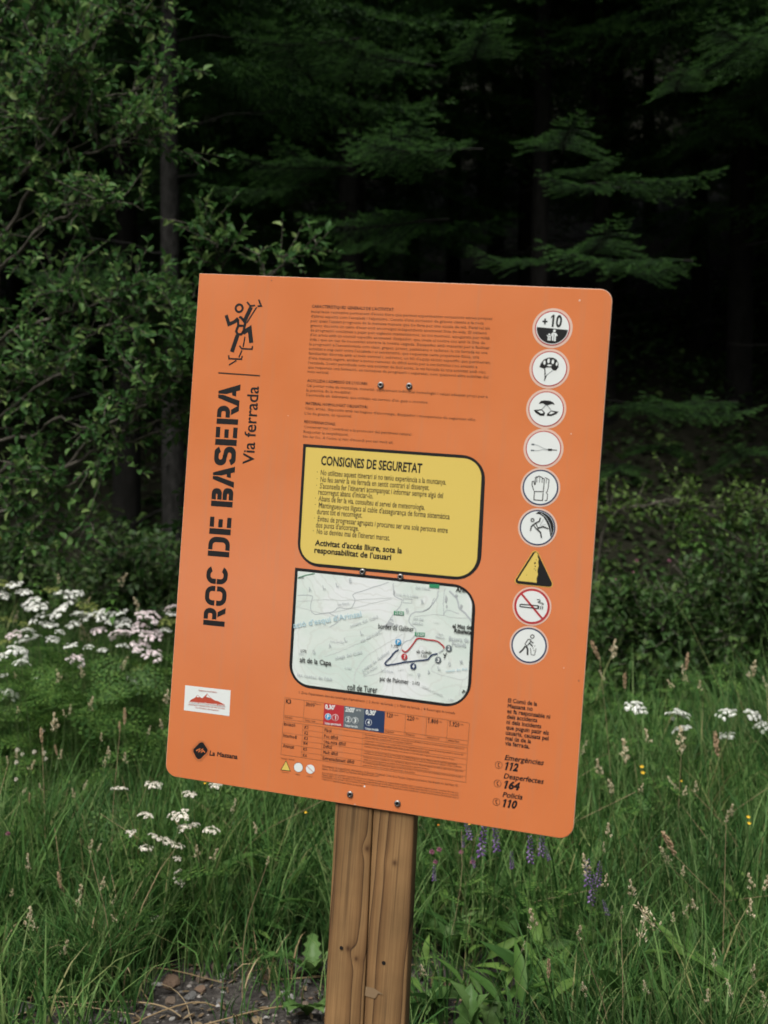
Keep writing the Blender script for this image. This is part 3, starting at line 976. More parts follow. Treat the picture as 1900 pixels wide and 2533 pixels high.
p.strip(wig([(948, 690), (915, 712), (880, 752), (842, 795), (850, 815), (900, 808), (980, 792), (1080, 780), (1170, 770), (1190, 752), (1210, 732), (1255, 722)], 1.2, 34, seed=4), 10 * k5, NAVY, 7)
p.strip(uvs([(1262, 715), (1300, 690)], Z5), 7 * k5, thin, 7)
strokes(p, Z5, k5, [([(1300, 722), (1312, 742), (1306, 760)], 7, INK), ([(1325, 716), (1312, 742)], 6, INK)], 8)
for ch, x, y, m in (('P', 944, 631, BLUE), ('1', 991, 747, RED), ('2', 1342, 680, GREY), ('3', 1258, 772, GREY), ('4', 1062, 822, NAVY)):
    p_ = Print()
    p_.disc(uvs([(x, y)], Z5)[0], 24 * k5, m, 9, 28)
    w_ = 5 if ch == '1' else 9
    p_.text(ch, *uvs([(x - w_, y + 13), (x + w_, y + 15)], Z5), 27 * k5, PAPER, 11, 0.03)
    p_.build('route_marker', board_map)
for s, x0, y0, x1, y1, cap, m, bo in (
    ('bordes de Galliner', 785, 524, 1065, 550, 33, INK, 0), ('alt de la Capa', 165, 788, 413, 818, 32, INK, .008), ('coll de Turer', 540, 1008, 777, 1034, 40, INK, .006),
    ('pic de Palomer', 797, 936, 1025, 962, 28, INK, .004), ('· 2.072', 1040, 962, 1112, 970, 20, INK, 0), ('el Mas de', 1370, 518, 1520, 532, 26, INK, .02),
    ('Ribafeta', 1384, 556, 1518, 572, 26, INK, .02), ('Basera de', 1342, 618, 1498, 634, 28, thin, 0), ('Pesada', 1366, 660, 1478, 672, 28, thin, 0),
    ('els Collells', 1085, 716, 1205, 728, 20, INK, .01), ('1.910', 1122, 752, 1170, 757, 20, INK, .01), ('1.795', 888, 675, 944, 680, 20, INK, 0),
    ("ació d'esquí d'Arinsal", 118, 522, 655, 430, 36, PALEBLUE, 0), ('solana del Cubil', 566, 516, 785, 440, 18, thin, 0), ('riu del Cubil', 655, 634, 800, 556, 18, thin, 0),
    ('obaga del Cubil', 445, 770, 660, 722, 20, thin, 0), ('solana de Galliner', 664, 866, 880, 712, 20, thin, 0), ('riu de Galliner', 672, 892, 782, 832, 16, thin, 0),
    ("les costes de l'Alt", 148, 900, 422, 940, 22, thin, 0), ('2.572', 172, 710, 218, 714, 18, INK, .01), ('vèrt.', 158, 728, 200, 735, 13, thin, 0),
    ('dels Oriols', 1078, 208, 1190, 222, 18, thin, 0), ('roca de la Solana', 925, 262, 1100, 282, 17, thin, 0), ('clot del', 1058, 455, 1138, 464, 20, thin, 0), ('Saltador', 1052, 488, 1138, 498, 18, thin, 0),
    ('roca', 1252, 570, 1295, 576, 14, thin, 0), ('Blanca', 1238, 596, 1308, 604, 15, thin, 0), ('font Freda', 808, 862, 902, 874, 15, thin, 0), ('canal de Pal', 1318, 870, 1488, 852, 15, PALEBLUE, 0),
    ('SERRA PLANA', 1125, 985, 1292, 1064, 17, thin2, 0), ('ob', 1450, 1040, 1478, 1024, 22, INK, .02), ('Arin', 1396, 232, 1478, 240, 30, INK, .02), ('font de l\'Alt', 408, 632, 515, 642, 13, thin, 0),
    ('1.600', 1220, 480, 1260, 486, 14, thin2, 0), ('2.000', 1012, 890, 1055, 894, 14, thin2, 0), ('1.650', 940, 856, 985, 848, 14, thin2, 0), ('2.341', 520, 842, 570, 848, 14, thin, 0), ('1.886', 1335, 1090, 1380, 1098, 14, thin, 0),
    ('font Blanca', 465, 345, 555, 330, 14, thin, 0), ('1.562', 160, 132, 200, 128, 14, INK, 0)):
    t5(s, x0, y0, x1, y1, cap, m, bo, 8, 2 if cap > 24 else 1)
for ch, x, y in (('A', 238, 230), ('L', 352, 216), ('L', 456, 196), ('E', 560, 164), ('R', 1128, 330), ('E', 1008, 400), ('N', 885, 470), ('L', 648, 574), ('L', 522, 628), ('A', 398, 676), ('G', 270, 726), ('P', 1102, 912), ('A', 1178, 884), ('L', 1258, 852), ('O', 1342, 822), ('M', 1434, 808)):
    t5(ch, x, y, x + 20, y - 4, 28, thin, 0, 8)
p.build('map_lettering', board_map)

# --- pictograms
k7, k8 = Z7[2] * PXM, Z8[2] * PXM
def badge(c, Zx, k, rim, r=203, ri=176, rw=10, halo=PINKW):
    p_ = Print()
    q = uvs([c], Zx)[0]
    p_.disc(q, r * k, halo, 1, 48)
    p_.disc(q, ri * k, rim, 2, 48)
    p_.disc(q, (ri - rw) * k, PAPER, 3, 48)
    return p_
p = badge((605, 362), Z7, k7, RED, 203, 178, 11)
q = uvs([(605, 362)], Z7)[0]
a0 = math.radians(-8 - 3)
t = np.linspace(math.pi + 0.02, 2 * math.pi - 0.02, 24)
p.poly([q + 158 * k7 * np.array([math.cos(x - 0.06), math.sin(x - 0.06)]) for x in t], INK, 4)
a_, b_ = uvs([(580, 342), (702, 350)], Z7)
p.text('10', a_, b_, 108 * k7, INK, 4, 0.03, 0, 4)
strokes(p, Z7, k7, [([(496, 288), (552, 291)], 16, INK)], 4)
strokes(p, Z7, k7, [([(525, 258), (522, 320)], 16, INK)], 5)
p.disc(uvs([(627, 392)], Z7)[0], 14 * k7, PAPER, 6, 16)
p.disc(uvs([(570, 432)], Z7)[0], 11 * k7, PAPER, 6, 16)
strokes(p, Z7, k7, [([(588, 446), (606, 418), (640, 420), (658, 448)], 11, PAPER), ([(612, 424), (608, 500)], 17, PAPER), ([(636, 424), (632, 505)], 17, PAPER),
                    ([(545, 440), (556, 452), (584, 454), (596, 440)], 8, PAPER), ([(562, 456), (560, 498)], 12, PAPER), ([(580, 456), (578, 500)], 12, PAPER)], 6)
p.build('pictogram', SIGN)['label'] = 'minimum age sign'
p = badge((571, 806), Z7, k7, RED, 203, 180, 10)
p.poly(uvs([(462, 788), (478, 748), (510, 706), (560, 684), (610, 684), (650, 706), (672, 746), (672, 790), (644, 826), (612, 824), (588, 792), (540, 792), (515, 806)], Z7), INK, 4)
for x, y, ax, ay in ((518, 740, 12, 22), (563, 720, 13, 24), (610, 730, 13, 24), (652, 755, 10, 20), (572, 770, 24, 9)):
    q = uvs([(x, y)], Z7)[0]
    t = np.linspace(0, 2 * np.pi, 16, endpoint=False)
    p.poly(np.stack([q[0] + ax * k7 * np.cos(t), q[1] + ay * k7 * np.sin(t)], -1), PAPER, 5)
strokes(p, Z7, k7, [([(520, 806), (526, 870)], 11, INK), ([(606, 826), (540, 880)], 6, GREY)], 4)
p.poly(uvs([(512, 846), (528, 884), (546, 876), (532, 905), (518, 942), (514, 935), (520, 890)], Z7), INK, 5)
p.build('pictogram', SIGN)['label'] = 'helmet sign'
p = badge((536, 1246), Z7, k7, RED, 203, 180, 10)
p.poly(uvs([(455, 1190), (480, 1158), (520, 1152), (575, 1156), (612, 1172), (632, 1202), (600, 1192), (540, 1210), (500, 1184)], Z7), INK, 4)
strokes(p, Z7, k7, [([(536, 1200), (486, 1256)], 6, GREY), ([(544, 1200), (590, 1262)], 6, GREY)], 5)
p.poly(uvs([(400, 1258), (490, 1248), (525, 1290), (515, 1322), (470, 1320), (420, 1288)], Z7), INK, 4)
p.poly(uvs([(440, 1268), (490, 1262), (508, 1290), (480, 1296)], Z7), PAPER, 5)
p.poly(uvs([(672, 1276), (590, 1262), (548, 1298), (545, 1322), (590, 1324), (650, 1300)], Z7), INK, 4)
p.poly(uvs([(632, 1284), (592, 1274), (566, 1300), (590, 1304)], Z7), PAPER, 5)
p.build('pictogram', SIGN)['label'] = 'harness sign'
p = badge((506, 1678), Z7, k7, RED, 203, 180, 10)
strokes(p, Z7, k7, [([(412, 1637), (450, 1646), (500, 1674), (560, 1690)], 6, LGREY), ([(400, 1700), (450, 1702), (500, 1690), (556, 1696)], 6, LGREY), ([(556, 1692), (600, 1694)], 22, INK), ([(600, 1694), (655, 1698)], 8, INK),
                    ([(376, 1632), (408, 1636)], 16, GREY), ([(370, 1698), (404, 1700)], 14, GREY)], 4)
p.build('pictogram', SIGN)['label'] = 'lanyard sign'
p = badge((473, 2105), Z7, k7, NAVY, 200, 182, 15)
strokes(p, Z7, k7, [
    ([(402, 2140), (382, 2080), (384, 2040), (404, 2036), (410, 2075), (418, 2070), (420, 1996), (436, 1986), (446, 1992), (458, 1980), (474, 1988), (488, 1994), (498, 2004), (516, 2012), (512, 2080), (505, 2150), (408, 2150), (402, 2240), (496, 2248), (504, 2160)], 9, INK),
    ([(436, 1992), (434, 2050)], 6, INK), ([(466, 1990), (464, 2052)], 6, INK), ([(494, 2006), (492, 2054)], 6, INK),
    ([(524, 1996), (548, 2008), (568, 2022), (560, 2100), (548, 2150), (538, 2160), (552, 2180), (546, 2244), (520, 2250)], 8, INK), ([(540, 2010), (536, 2060)], 6, INK)], 4)
p.build('pictogram', SIGN)['label'] = 'gloves sign'
p = badge((502, 428), Z8, k8, NAVY, 226, 206, 16)
q = uvs([(502, 428)], Z8)[0]
t1 = np.radians(np.linspace(92, -32, 24))
arc_o = [q + 186 * k8 * np.array([math.cos(x), math.sin(x)]) for x in t1]
inn = uvs([(655, 500), (640, 420), (615, 360), (575, 295), (530, 262), (480, 255)], Z8)
p.poly(np.array(arc_o + list(inn)), INK, 4)
strokes(p, Z8, k8, [([(545, 248), (610, 300), (655, 380), (672, 460), (668, 500)], 7, LGREY)], 5)
p.ring(uvs([(440, 333)], Z8)[0], 18 * k8, 9 * k8, INK, 6)
strokes(p, Z8, k8, [([(462, 380), (525, 348), (538, 305)], 14, INK), ([(448, 388), (422, 420), (414, 470)], 12, INK), ([(450, 392), (490, 446), (512, 438), (478, 372), (450, 392)], 10, INK),
                    ([(512, 432), (572, 415), (636, 440)], 14, INK), ([(500, 450), (538, 485), (552, 556)], 16, INK), ([(535, 395), (580, 320)], 3, GREY), ([(530, 400), (612, 385)], 3, GREY)], 6)
p.build('pictogram', SIGN)['label'] = 'falling climber sign'
p = Print()
tri = uvs([(478, 668), (720, 1180), (188, 1124)], Z8)
YEDGE = flatmat('yellow_edge', (0.6, 0.38, 0.06))
p.poly(rounded(tri, [40 * k8] * 3), YEDGE, 1)
tr2 = uvs([(478, 684), (708, 1170), (202, 1118)], Z8)
p.poly(rounded(tr2, [36 * k8] * 3), INK, 2)
p.poly(uvs([(472, 738), (488, 734), (500, 745), (508, 765), (503, 790), (516, 820), (510, 860), (517, 905), (506, 940), (500, 970), (508, 1010), (490, 1060), (492, 1112), (262, 1088), (256, 1074)], Z8), YELLOW, 3)
for x, y, r in ((471, 868, 11), (474, 908, 7), (462, 940, 5), (478, 956, 5), (487, 828, 5), (366, 1016, 4)):
    p.disc(uvs([(x, y)], Z8)[0], r * k8, INK, 4, 10)
p.build('pictogram', SIGN)['label'] = 'falling rocks warning'
p = badge((432, 1407), Z8, k8, RED, 224, 206, 26)
strokes(p, Z8, k8, [([(306, 1254), (558, 1556)], 24, RED)], 4)
t = np.linspace(math.pi / 2, 3 * math.pi / 2, 9)
strokes(p, Z8, k8, [([(510, 1398), (300, 1380), (286, 1384), (282, 1396), (288, 1408), (505, 1434), (510, 1398)], 11, INK), ([(543, 1402), (537, 1444)], 10, INK), ([(567, 1404), (562, 1446)], 10, INK),
                    ([(520, 1400), (516, 1440)], 8, INK), ([(495, 1322), (530, 1324), (536, 1342), (508, 1352), (520, 1362), (568, 1366), (574, 1380), (555, 1390)], 8, INK)], 5)
p.build('pictogram', SIGN)['label'] = 'no smoking sign'
p = badge((396, 1892), Z8, k8, NAVY, 224, 206, 18)
p.ring(uvs([(438, 1782)], Z8)[0], 20 * k8, 10 * k8, INK, 4)
strokes(p, Z8, k8, [([(346, 1876), (384, 1818), (420, 1822), (412, 1850), (372, 1902), (346, 1876)], 10, INK), ([(350, 1900), (320, 1945), (278, 1984)], 18, INK), ([(360, 1900), (380, 1940), (378, 2012)], 20, INK),
                    ([(410, 1838), (452, 1864)], 14, INK), ([(402, 1866), (440, 1900)], 16, INK), ([(412, 1922), (424, 2008), (464, 2014), (484, 1934)], 7, INK)], 4)
for x, y in ((468, 1898), (448, 1928), (458, 1956), (440, 1910)):
    p.disc(uvs([(x, y)], Z8)[0], 6 * k8, INK, 4, 8)
p.build('pictogram', SIGN)['label'] = 'litter bin sign'

# --- sticker, council mark
k2 = Z2[2] * PXM
p = Print()
p.poly(uvs([(170, 1440), (497, 1477), (487, 1662), (160, 1620)], Z2), PAPER, 1)
p.poly(uvs([(196, 1562), (210, 1545), (240, 1530), (258, 1510), (275, 1524), (292, 1534), (310, 1518), (328, 1500), (345, 1522), (362, 1536), (385, 1550), (410, 1556), (455, 1580), (458, 1596), (300, 1575), (196, 1566)], Z2), RUST, 2)
p.poly(uvs([(258, 1512), (272, 1526), (262, 1528), (252, 1524)], Z2), PAPER, 3)
p.poly(uvs([(328, 1504), (352, 1534), (338, 1528), (322, 1524)], Z2), PAPER, 3)
def t2(s, x0, y0, x1, y1, cap, m, bold=0.0, shear=0.0, lay=3):
    a, b = uvs([(x0, y0), (x1, y1)], Z2)
    p.text(s, a, b, cap * k2, m, lay, bold, shear, 2)
t2('Empresa instal·ladora', 268, 1482, 398, 1496, 11, RUST)
t2('www.xavibonatti.com', 198, 1570, 458, 1596, 18, PAPER, 0.02, 0, 4)
t2('instal·lació i manteniment de vies ferrades', 195, 1582, 455, 1612, 10, RUST)
t2('Vies d\'Escalada i Barranquisme', 240, 1604, 410, 1626, 10, RUST)
p.build('sticker', SIGN)
p = Print()
p.poly(rounded(uvs([(290, 1838), (338, 1912), (262, 1988), (222, 1908)], Z2), [26 * k2] * 4), INK, 1)
ol = rounded(uvs([(286, 1826), (350, 1908), (262, 2000), (210, 1904)], Z2), [34 * k2] * 4)
p.strip(ol, 2.2 * k2, HAIR, 1, True)
ol = rounded(uvs([(298, 1826), (342, 1920), (270, 2006), (210, 1918)], Z2), [34 * k2] * 4)
p.strip(ol, 2.0 * k2, HAIR, 2, True)
p.strip(uvs([(250, 1912), (276, 1896), (268, 1920), (296, 1898), (286, 1924), (300, 1910), (312, 1924)], Z2), 7 * k2, ORANGE, 3)
t2('La Massana', 343, 1944, 545, 1972, 31, INK, 0.03, 0.1, 1)
p.build('council_mark', SIGN)

# --- table under the map
k6 = Z6[2] * PXM
p = Print()
def t6(s, x0, y0, x1, y1, cap, m=INK, bold=0.0, lay=1, res=1):
    a, b = uvs([(x0, y0), (x1, y1)], Z6)
    p.text(s, a, b, cap * k6, m, lay, bold and bold + .008, 0, res)
t6("1. Zona d'aparcament. Inici del recorregut d'aproximació  |  2. Accés: via ferrada  |  3. Final: via ferrada  |  4. Recorregut de tornada", 222, 82, 1452, 246, 19, INK)
def rule(pts, w=3.2):
    p.strip(uvs(pts, Z6), w * k6, HAIR, 1)
rule([(422, 156), (110, 113), (100, 283), (412, 324)])
rule([(266, 136), (256, 302)]); rule([(104, 252), (258, 272)]); rule([(260, 274), (414, 296)])
rule([(900, 222), (1568, 314), (1556, 490), (893, 393)])
for f in (0.245, 0.495, 0.745):
    rule([(900 + 668 * f, 224 + 92 * f), (893 + 663 * f, 390 + 96 * f)])
rule([(896, 365), (1558, 456)])
rule([(98, 300), (1554, 508), (1538, 782), (80, 562), (98, 300)])
rule([(254, 324), (240, 584)]); rule([(412, 348), (396, 606)]); rule([(728, 394), (712, 654)])
for i_ in range(1, 6):
    yl, yr = 300 + (562 - 300) * i_ / 6, 508 + 274 * i_ / 6
    x0 = 98 if i_ in (2, 4) else 252
    f0 = (x0 - 98) / 1456
    rule([(x0 - 3 * i_, yl + (yr - yl) * f0), (1554 - 2.6 * i_, yr)], 2.4)
p.build('table_rules', SIGN)
p = Print()
for m, x0, x1 in ((RED, 422, 580), (GREY, 580, 741), (NAVY, 741, 902)):
    f = lambda x: 156 + (x - 422) * 0.1377
    p.poly(uvs([(x0, f(x0)), (x1, f(x1)), (x1 - 9, f(x1) + 171), (x0 - 9, f(x0) + 169)], Z6), m, 2)
for s, x0, y0, x1, y1, cap, bo in (("0,30'", 428, 200, 506, 210, 32, .03), ("2h00'", 588, 222, 662, 232, 32, .02), ("0,30'", 748, 244, 828, 254, 32, .03), ('aprox', 674, 216, 712, 220, 14, 0),
                                   ('Temps aproximació', 424, 322, 555, 336, 16, .01), ('Temps ferrada', 583, 340, 685, 352, 16, .01), ('Temps tornada', 742, 364, 850, 376, 16, .01)):
    t6(s, x0, y0, x1, y1, cap, PAPER, bo, 4, 2)
for ch, x, y, m in (('P', 453, 264, BLUE), ('1', 509, 271, RED), ('2', 612, 287, GREY), ('3', 666, 294, GREY), ('4', 772, 309, NAVY)):
    q = uvs([(x, y)], Z6)[0]
    p.disc(q, 26 * k6, PAPER, 3, 24)
    p.disc(q, 23 * k6, m, 4, 24)
    w_ = 5 if ch == '1' else 9
    t6(ch, x - w_, y + 14, x + w_, y + 16, 29, PAPER, 0.02, 5, 2)
p.build('time_blocks', SIGN)
p = Print()
for s, x0, y0, x1, y1, cap, bo in (
    ('K3', 118, 158, 160, 164, 31, .02), ("3h00'", 276, 180, 352, 190, 31, .01), ('aprox', 358, 170, 396, 175, 11, 0), ('Dificultat', 110, 274, 170, 282, 14, 0), ('Temps total', 268, 298, 350, 310, 15, 0),
    ('120', 912, 268, 964, 274, 32, .015), ('m+', 976, 258, 1005, 262, 14, 0), ('220', 1074, 290, 1134, 298, 32, .015), ('m', 1145, 284, 1165, 287, 14, 0), ('1.800', 1238, 312, 1322, 324, 33, .015), ('m', 1332, 310, 1350, 312, 14, 0),
    ('1.920', 1406, 336, 1488, 348, 33, .015), ('m', 1498, 332, 1518, 335, 14, 0), ('Desnivell', 904, 388, 968, 396, 15, 0), ('Distància', 1066, 410, 1134, 420, 15, 0), ('Altitud inicial', 1232, 434, 1328, 446, 15, 0), ('Altitud final', 1398, 458, 1484, 470, 15, 0),
    ('Iniciació', 104, 334, 194, 346, 26, .01), ('Intermedi', 98, 424, 204, 440, 26, .01), ('Avançat', 95, 506, 184, 518, 26, .01),
    ('K1', 266, 358, 294, 362, 24, .01), ('K2', 264, 404, 294, 408, 24, .01), ('K3', 262, 446, 292, 450, 24, .01), ('K4', 258, 486, 290, 490, 24, .01), ('K5', 255, 532, 286, 536, 24, .01), ('K6', 252, 580, 284, 584, 24, .01),
    ('Fàcil', 424, 382, 476, 390, 25, .01), ('Poc difícil', 420, 430, 528, 444, 25, .01), ('Una mica difícil', 418, 474, 590, 494, 25, .01), ('Difícil', 415, 512, 480, 520, 25, .01), ('Molt difícil', 413, 558, 528, 572, 25, .01), ('Extremadament difícil', 409, 604, 656, 636, 26, .01)):
    t6(s, x0, y0, x1, y1, cap, INK, bo)
for s, x0, y0, x1, y1 in (
    ('Més senderisme que via ferrada. Progressió sobre terreny fàcil sense dificultats en els passos i les zones exposades estan protegides per al', 742, 412, 1524, 524),
    ("cable de seguretat o cadenes de ferro. Seu més aviat al repte físic.", 742, 432, 1120, 484),
    ('Consta pedra i roca terreny rocós i escarpat amb bons peus d\'agafada que faciliten la progressió. Els trams més verticals se superen amb', 740, 460, 1520, 571),
    ("l'ajuda de barres metàl·liques o esglaons. Estan dotades de cable de seguretat útil en la falla.", 740, 480, 1252, 552),
    ('Predomina el terreny rocós amb trams verticals, bons suports i seccions amb cable. Progressió sense grans exigències físiques.', 738, 504, 1450, 608),
    ('Terreny rocós amb seccions verticals en el recorregut de considerablement més exposat. Malgrat el cable de seguretat, seguretament,', 736, 542, 1472, 648),
    ('necessitarem força als braços per superar les seccions. La ferrada s\'inicia fins al rocam moltes completament equipades i busquen la dificultat.', 734, 558, 1506, 670),
    ('Parades amb seccions d\'escalada en roca, ocasionalment, llargues, verticals i físicament exigents. Proveïda de cable d\'acer als passos més', 732, 588, 1518, 702),
    ('difícils, es recomana experiència en escalada. Hi ha trams força física i gran força de braços.', 732, 608, 1252, 684),
    ('Destinada als experts. Físicament molt exigent, cal tenir força de braços. Sol haver-hi passos més complicats proveïts només barra de cable o', 730, 632, 1514, 748),
    ('grapes de ferro. Per les seccions altes caldria peus de gat o calçat semblant.', 728, 652, 1140, 714)):
    t6(s, x0, y0, x1, y1, 13, OINK)
t6('Denominació de la instal·lació: «Ferrada Roc de Basera». Propietari: Comú de la Massana. Empresa instal·ladora: Xavi Bonatti. Av. dels Plans, 43,', 408, 662, 1478, 818, 17, OINK)
t6('baixos, 3a. Escala, AD400 La Massana, info@xavibonatti.com', 406, 682, 848, 742, 15, OINK)
for i_, s in enumerate(("Àrea recreativa sense supervisió i d'accés lliure. El Comú de la Massana, no assumeix cap responsabilitat per pèrdues, danys o perjudicis a qualsevol persona o propietat. El Comú de la",
                        "Massana tampoc, no es fa responsable de l'ús indegut que es pugui produir per la mala utilització de la via ferrada. L'usuari, abans d'accedir-hi, ha de valorar que ho fa sota la seva",
                        "responsabilitat total o parcial i sobre les mesures de progressió i seguretat. En qualsevol cas, desperfectes a altres instal·lacions i utilitzar la via ferrada mai s'ha d'afrontar sense el",
                        "comprendre les capacitats tècniques i físiques de cada usuari.")):
    xe = 1480 if i_ < 3 else 725
    yl = 712 + 16.5 * i_
    t6(s, 404 - i_, yl, xe, yl + 160 * (xe - 404) / 1076 + (3 * i_), 13, OINK)
t6('Senyals i símbols', 80, 598, 188, 612, 13, OINK)
t6('Informació', 88, 706, 142, 712, 10, OINK); t6('Obligació', 192, 722, 232, 728, 10, OINK); t6('Prohibició', 284, 738, 328, 744, 10, OINK)
p.build('table_lettering', SIGN)
p = Print()
p.poly(uvs([(121, 608), (158, 696), (76, 686)], Z6), INK, 1)
p.poly(uvs([(121, 617), (151, 690), (84, 682)], Z6), YELLOW, 2)
for x, y in ((218, 664), (312, 678)):
    q = uvs([(x, y)], Z6)[0]
    p.disc(q, 38 * k6, INK if x < 300 else RUST, 1, 30)
    p.disc(q, 35.5 * k6, PAPER, 2, 30)
p.strip(uvs([(285, 652), (338, 704)], Z6), 4 * k6, RUST, 3)
p.build('symbol_key', SIGN)

# --- right-hand text
k9 = Z9[2] * PXM
p = Print()
def t9(s, x0, y0, x1, y1, cap, bold=0.02, shear=0.0):
    a, b = uvs([(x0, y0), (x1, y1)], Z9)
    p.text(s, a, b, cap * k9, INK, 1, bold, shear, 3)
for s, x0, y0, x1, y1 in (('El Comú de la', 402, 300, 782, 350), ('Massana no', 398, 372, 724, 414), ('es fa responsable ni', 392, 440, 952, 516), ('dels accidents', 388, 512, 784, 562), ('ni dels incidents', 383, 582, 836, 642),
                          ('que puguin patir els', 379, 652, 936, 728), ('usuaris, causats pel', 373, 722, 932, 800), ('mal ús de la', 370, 792, 704, 838), ('via ferrada.', 365, 858, 684, 906)):
    t9(s, x0, y0, x1, y1, 47, 0.026)
for s, x0, y0, x1, y1 in (('Emergències', 360, 1050, 862, 1122), ('Desperfectes', 346, 1290, 862, 1366), ('Policia', 332, 1532, 590, 1570)):
    t9(s, x0, y0, x1, y1, 57, 0.022, 0.2)
for s, x0, y0, x1, y1 in (('112', 350, 1174, 528, 1200), ('164', 338, 1416, 545, 1446), ('110', 322, 1658, 510, 1684)):
    t9(s, x0, y0, x1, y1, 84, 0.05, 0.2)
for x, y in ((284, 1119), (269, 1359), (254, 1599)):
    q = uvs([(x, y)], Z9)[0]
    p.ring(q, 43 * k9, 6 * k9, OINK, 1, 32)
    p.strip(uvs([(x + 12, y - 26), (x - 6, y - 16), (x - 8, y + 2), (x, y + 22), (x + 14, y + 26)], Z9), 10 * k9, INK, 1)
p.build('contact_lettering', SIGN)
# small chips and dirt on the face
p = Print()
for x, y, r, m in ((1434, 743, 2.4, EDGE), (672, 694, 1.6, OINK), (1432, 1684, 1.6, OINK), (902, 1945, 2.2, PAPER), (878, 1990, 1.6, EDGE), (1413, 1073, 1.6, EDGE), (713, 1028, 1.2, EDGE), (1395, 1652, 1.3, EDGE)):
    p.disc(uv((x, y)), r * PXM, m, 1, 7)
tag(p.build('paint_chips', SIGN), kind='stuff')

# ------------------------------------------------------------------ firs of the forest edge
def make_bough(seed, length=1.8):
    """a flat spray along +X: drooping axis, side twigs with twiglets, every one set with needles"""
    r = np.random.default_rng(seed)
    wood_, ndl = Geo(), Geo()
    n = 14
    t = np.linspace(0, 1, n)
    ax = np.stack([t * length, 0.04 * np.sin(t * 5 + seed), -0.26 * length * t ** 1.4 + 0.20 * length * t ** 3.2], -1)
    wood_.add(*tube(ax, np.linspace(0.014, 0.003, n), 4))
    tw = []                                    # start, direction, length, new growth
    for side in (-1, 1):
        x = 0.12 + r.uniform(0, .06)
        while x < 0.985:
            k = x * (n - 1)
            i_ = int(k)
            p0 = ax[i_] + (ax[min(i_ + 1, n - 1)] - ax[i_]) * (k - i_)
            d0 = norm(ax[min(i_ + 1, n - 1)] - ax[max(i_ - 1, 0)])
            ln = length * (0.36 * (1 - x) ** 0.8 + 0.05) * r.uniform(0.65, 1.2)
            ang = math.radians(r.uniform(46, 66))
            d = norm(d0 * math.cos(ang) + np.array([0, side, 0]) * math.sin(ang) + np.array([0, 0, r.uniform(-.12, .12)]))
            m = max(2, int(ln / 0.055))
            tt = np.linspace(0, 1, m + 1)
            lat = p0 + d * (tt * ln)[:, None] + np.array([0, 0, -1]) * (0.22 * ln * tt ** 2)[:, None]
            if ln > 0.2:
                wood_.add(*tube(lat, np.linspace(0.006, 0.002, m + 1), 3))
            for q in range(m):
                tw.append((lat[q], norm(lat[q + 1] - lat[q]), np.linalg.norm(lat[q + 1] - lat[q]) * 1.1, 1 if q >= m - 2 and r.random() < .7 else 0))
                if q > 0 and ln > 0.14:
                    for s2 in (-1, 1):
                        if r.random() < 0.75:
                            dd = norm(d * 0.72 + s2 * np.cross(d, [0, 0, 1]) * 0.75 + np.array([0, 0, r.uniform(-.3, .12)]))
                            l2 = min(0.16, ln * 0.33 * (1.1 - q / m)) * r.uniform(.7, 1.2) + 0.025
                            tw.append((lat[q], dd, l2, 1 if r.random() < 0.25 + 0.5 * q / m else 0))
            tw.append((lat[-1], norm(d + np.array([0, 0, .15])), 0.06, 1))
            x += r.uniform(0.035, 0.06)
    for q in range(n - 1):
        tw.append((ax[q], norm(ax[q + 1] - ax[q]), np.linalg.norm(ax[q + 1] - ax[q]), 0))
    for s2 in (-.8, 0, .8):
        tw.append((ax[-1], norm([1, s2, .25]), 0.09, 1))
    for new in (0, 1):
        sel = [w for w in tw if w[3] == new]
        P, D, Ln = np.array([w[0] for w in sel]), np.array([w[1] for w in sel]), np.array([w[2] for w in sel])
        M = 9
        rows = []
        Sd = norm(np.cross(D, [0, 0, 1.0]))
        Up = np.cross(Sd, D)
        for sd, up, k in ((1, .25, M), (-1, .25, M), (.45, .95, M - 3), (-.45, .95, M - 3), (0, -.6, 3)):
            f = (np.arange(k) + 0.5) / k
            b = P[:, None] + D[:, None] * (f[None, :, None] * Ln[:, None, None])
            b = b + r.normal(0, .0015, b.shape)
            nd = norm(D[:, None] * 0.75 + Sd[:, None] * sd + Up[:, None] * up + r.normal(0, .16, b.shape))
            ln = r.uniform(0.017, 0.026, b.shape[:2])[..., None]
            w = np.cross(nd, norm(r.normal(0, .5, b.shape) + Up[:, None])) * 0.0026
            rows.append(np.stack([b - w, b + w, b + nd * ln], -2).reshape(-1, 3))
        V = np.concatenate(rows)
        ndl.add(V, np.arange(len(V)).reshape(-1, 3), new)
    return wood_, ndl

BOUGHS = [make_bough(s) for s in (3, 8, 21)]
BOUGH_ME = []
for w_, n_ in BOUGHS:
    g = Geo()
    V, T, Q, mt, mq = n_.arrays()
    g.add(V, T[mt == 0], 0)
    g.T.append((T[mt == 1], np.full((mt == 1).sum(), 1)))
    V, T, Q, mt, mq = w_.arrays()
    g.add(V, Q, 2)
    BOUGH_ME.append(g.mesh('bough', [M_FIR, M_FIRTIP, M_BARK]))
# a thinner version for the many boughs of a whole crown
def thin(geo, keep, r):
    V, T, Q, mt, mq = geo.arrays()
    s = r.random(len(T)) < keep
    T, mt = T[s], mt[s]
    P = V[T]                                  # fewer needles, each a little broader
    mid = P[:, 2:3] * 0 + (P[:, 0:1] + P[:, 1:2]) / 2
    P[:, :2] = mid + (P[:, :2] - mid) * 1.9
    return P.reshape(-1, 3), mt
THIN = [thin(n_, 0.42, np.random.default_rng(4)) for w_, n_ in BOUGHS]

